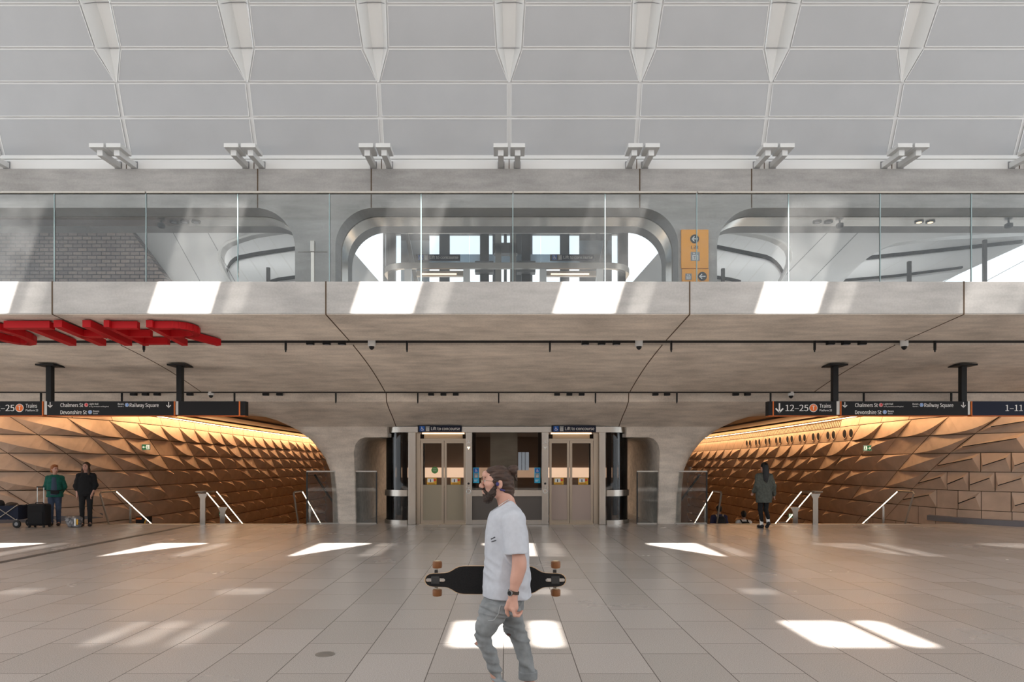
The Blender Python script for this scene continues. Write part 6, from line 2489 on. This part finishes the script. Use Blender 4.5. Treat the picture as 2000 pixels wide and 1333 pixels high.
def backpack(loc, rz, s, lab, mat, trim):
    t = thing('backpack', lab, 'backpack', (0, 0, 0))
    vol_obj('pack_body', mat, t, [loft([(0.98 * s, 0, 0.235 * s, 0.13 * s, 0.085 * s), (1.15 * s, 0, 0.245 * s, 0.145 * s, 0.10 * s), (1.32 * s, 0, 0.225 * s, 0.13 * s, 0.085 * s), (1.39 * s, 0, 0.20 * s, 0.085 * s, 0.055 * s)], p=3.0)], vox=0.012, k=0.02)
    vol_obj('front_pocket', mat, t, [loft([(1.0 * s, 0, 0.325 * s, 0.10 * s, 0.04 * s), (1.18 * s, 0, 0.33 * s, 0.10 * s, 0.035 * s)], p=3.0)], vox=0.012, k=0.02)
    for sg in (-1, 1):
        MB().tube([(sg * 0.085 * s, 0.14 * s, 1.36 * s), (sg * 0.10 * s, 0.06 * s, 1.425 * s), (sg * 0.105 * s, -0.05 * s, 1.41 * s), (sg * 0.11 * s, -0.135 * s, 1.30 * s), (sg * 0.15 * s, -0.12 * s, 1.10 * s), (sg * 0.19 * s, 0.06 * s, 1.04 * s)], 0.022, 6).build('strap', trim, t, smooth='all')
    if trim is not mat:
        for sg in (-1, 1):
            MB().tube([(sg * 0.10 * s, 0.30 * s, 1.0 * s), (sg * 0.105 * s, 0.29 * s, 1.22 * s), (sg * 0.06 * s, 0.27 * s, 1.33 * s)], 0.008, 6).build('piping', trim, t)
    t.location, t.rotation_euler = loc, (0, 0, rz)
    return t


ARMS_D = [((0.18, 0.01, 1.35), (0.235, 0.03, 1.08), (0.22, -0.06, 0.85)), ((-0.18, 0.01, 1.35), (-0.235, 0.03, 1.08), (-0.22, -0.06, 0.85))]
navyjac_m = plain('navy jacket', (0.022, 0.022, 0.060), 0.85)
whiteshirt_m = plain('white shirt', (0.60, 0.58, 0.56), 0.85)
tan_m = plain('tan strap', (0.42, 0.33, 0.24), 0.8)
for px, d, h, lab, tm, blab, trim, hm in ((1404, 21.05, 1.74, 'person in navy jacket going down the right stairs beside the glass guard', navyjac_m, 'dark backpack with pale piping on the person in navy', tan_m, blackhair_m), (1452, 21.35, 1.72, 'person in white shirt going down the right stairs in the middle', whiteshirt_m, 'plain black backpack on the person in the white shirt', blackpant_m, blackhair_m)):
    zf = -0.17 * (int((d - 18.9) / 0.30) + 1)
    loc = ((px - VPX) * d / F_PX, d, zf)
    p_, s = figure(lab, loc, h, R(180), ARMS_D, STAND, head=0.0, skin=plain('brown skin ' + str(px), (0.25, 0.13, 0.085), 0.5), hair_mat=hm, hair=[((0, 0.02, 1.63), (0.084, 0.096, 0.085), 'add', 0.02), ((0, 0.05, 1.57), (0.072, 0.055, 0.06), 'add', 0.03), ((0, -0.11, 1.57), (0.058, 0.085, 0.075), 'sub', 0.01)],
                   top='shirt', top_mat=tm, top_slices=((0.84, 0.0, 0.185, 0.13), (1.0, 0.0, 0.19, 0.13), (1.15, 0.0, 0.195, 0.13), (1.30, 0.005, 0.205, 0.125), (1.37, 0.01, 0.17, 0.10), (1.44, 0.012, 0.075, 0.066)), sleeve=(0.070, 0.060, 0.85), pants_mat=blackpant_m, shoe_mat=shoe_m)
    backpack(loc, R(180), s, blab, blackpant_m, trim)

# ------------------------------------------------------------------ luggage by the left wall
ld = 17.9


def lX(px, d=ld):
    return (px - VPX) * d / F_PX


t = thing('suitcase', 'black upright suitcase with its steel handle pulled up', 'suitcase', (lX(77), ld, 0))
c = lX(77)
MB().box(c - 0.235, c + 0.235, ld - 0.15, ld + 0.15, 0.05, 0.62).build('body', blacktop_m, t, bevel=0.05)
MB().box(c - 0.19, c + 0.19, ld - 0.175, ld - 0.15, 0.10, 0.42).build('front_pocket', blacktop_m, t, bevel=0.015)
for sg in (-1, 1):
    MB().tube([(c - 0.05 + sg * 0.085, ld + 0.12, 0.60), (c - 0.05 + sg * 0.085, ld + 0.12, 1.05)], 0.012, 8).build('handle_bar', paper_m, t)
    for dy in (-0.11, 0.11):
        MB().cyl((c + sg * 0.19 - 0.015, ld + dy, 0.032), (c + sg * 0.19 + 0.015, ld + dy, 0.032), 0.032, 14).build('wheel', charcoal_m, t)
MB().box(c - 0.155, c + 0.055, ld + 0.10, ld + 0.14, 1.04, 1.07).build('grip', black_m, t, bevel=0.01)
MB().tube([(c - 0.10, ld, 0.62), (c - 0.09, ld, 0.655), (c + 0.09, ld, 0.655), (c + 0.10, ld, 0.62)], 0.012, 6).build('carry_handle', black_m, t)
# folding wagon
t = thing('folding_wagon', 'navy fabric folding wagon with crossed steel legs at the left picture edge', 'wagon', (lX(10), ld, 0))
x0, x1 = lX(-42), lX(47)
z0, z1 = 0.22, 0.58
navyfab_m = plain('navy wagon fabric', (0.012, 0.016, 0.035), 0.85)
m = MB()
for a, b_, cc, d_ in ((x0, x1, ld - 0.22, ld - 0.20), (x0, x1, ld + 0.20, ld + 0.22)):
    m.box(a, b_, cc, d_, z0, z1)
m.box(x0, x0 + 0.02, ld - 0.20, ld + 0.20, z0, z1)
m.box(x1 - 0.02, x1, ld - 0.20, ld + 0.20, z0, z1)
m.box(x0 + 0.02, x1 - 0.02, ld - 0.20, ld + 0.20, z0, z0 + 0.02)
m.build('fabric_tub', navyfab_m, t)
xm = (x0 + x1) / 2
for y in (ld - 0.235, ld + 0.235):
    for a, b_ in (((x0, 0.18), (xm, 0.58)), ((x0, 0.58), (xm, 0.18)), ((xm, 0.18), (x1, 0.60)), ((xm, 0.58), (x1, 0.18))):
        MB().tube([(a[0], y, a[1]), (b_[0], y, b_[1])], 0.012, 6).build('frame_tube', steel_soft, t)
    for x in (x0 + 0.02, x1 - 0.02):
        wf = MB().lathe((x, y, 0.105), [(0.07, -0.025), (0.10, -0.02), (0.105, 0), (0.10, 0.02), (0.07, 0.025)], 22, axis='y').build('wheel', black_m, t, smooth=True)
        MB().lathe((x, y, 0.105), [(0.045, -0.030), (0.055, -0.02), (0.055, 0.02), (0.045, 0.030)], 16, axis='y').build('wheel_hub', greyicon_m, wf)
        MB().tube([(x, y, 0.105), (x, y, 0.24)], 0.014, 6).build('fork', steel_soft, t)
MB().tube([(x1, ld - 0.05, 0.56), (x1 + 0.10, ld - 0.05, 0.60), (x1 + 0.16, ld - 0.05, 0.57)], 0.014, 6).build('pull_handle', black_m, t)
for px, zz, rr, lab in ((-6, 0.66, (0.19, 0.17, 0.14), 'dark bundled bag in the wagon, at the picture edge'), (23, 0.62, (0.15, 0.16, 0.10), 'brown soft bag in the wagon beside its handle')):
    o = vol_obj('soft_bag', plain('soft bag %d' % px, (0.055, 0.04, 0.032) if px > 10 else (0.015, 0.014, 0.016), 0.9), None, [ell(V3(lX(px), ld, zz - 0.06), V3(*rr))], vox=0.014, k=0.02, disp=wrinkle(0.012, 22, 15, 26, px))
    tag(o, lab, 'bag')
# shopping bag between the women
o = None
t = thing('carrier_bag', 'shiny patterned carrier bag on the floor between the two women', 'bag', (lX(145, 17.9), 17.9, 0))
c = lX(145, 17.9)
foil_m = plain('patterned plastic', (0.16, 0.155, 0.16), 0.25, noise=0.9, nscale=13)
vol_obj('bag_body', foil_m, t, [loft([(0.015, c, 17.9, 0.15, 0.10), (0.12, c, 17.9, 0.19, 0.12), (0.24, c, 17.9, 0.215, 0.10), (0.28, c, 17.9, 0.20, 0.06)], p=2.6)], vox=0.011, k=0.02, disp=wrinkle(0.012, 40, 30, 28, 1.0))
MB().box(c + 0.075, c + 0.115, 17.775, 17.79, 0.05, 0.24).build('pale_stripe', paper_m, t)
MB().box(c + 0.13, c + 0.165, 17.785, 17.80, 0.08, 0.22).build('yellow_patch', yellow_m, t)
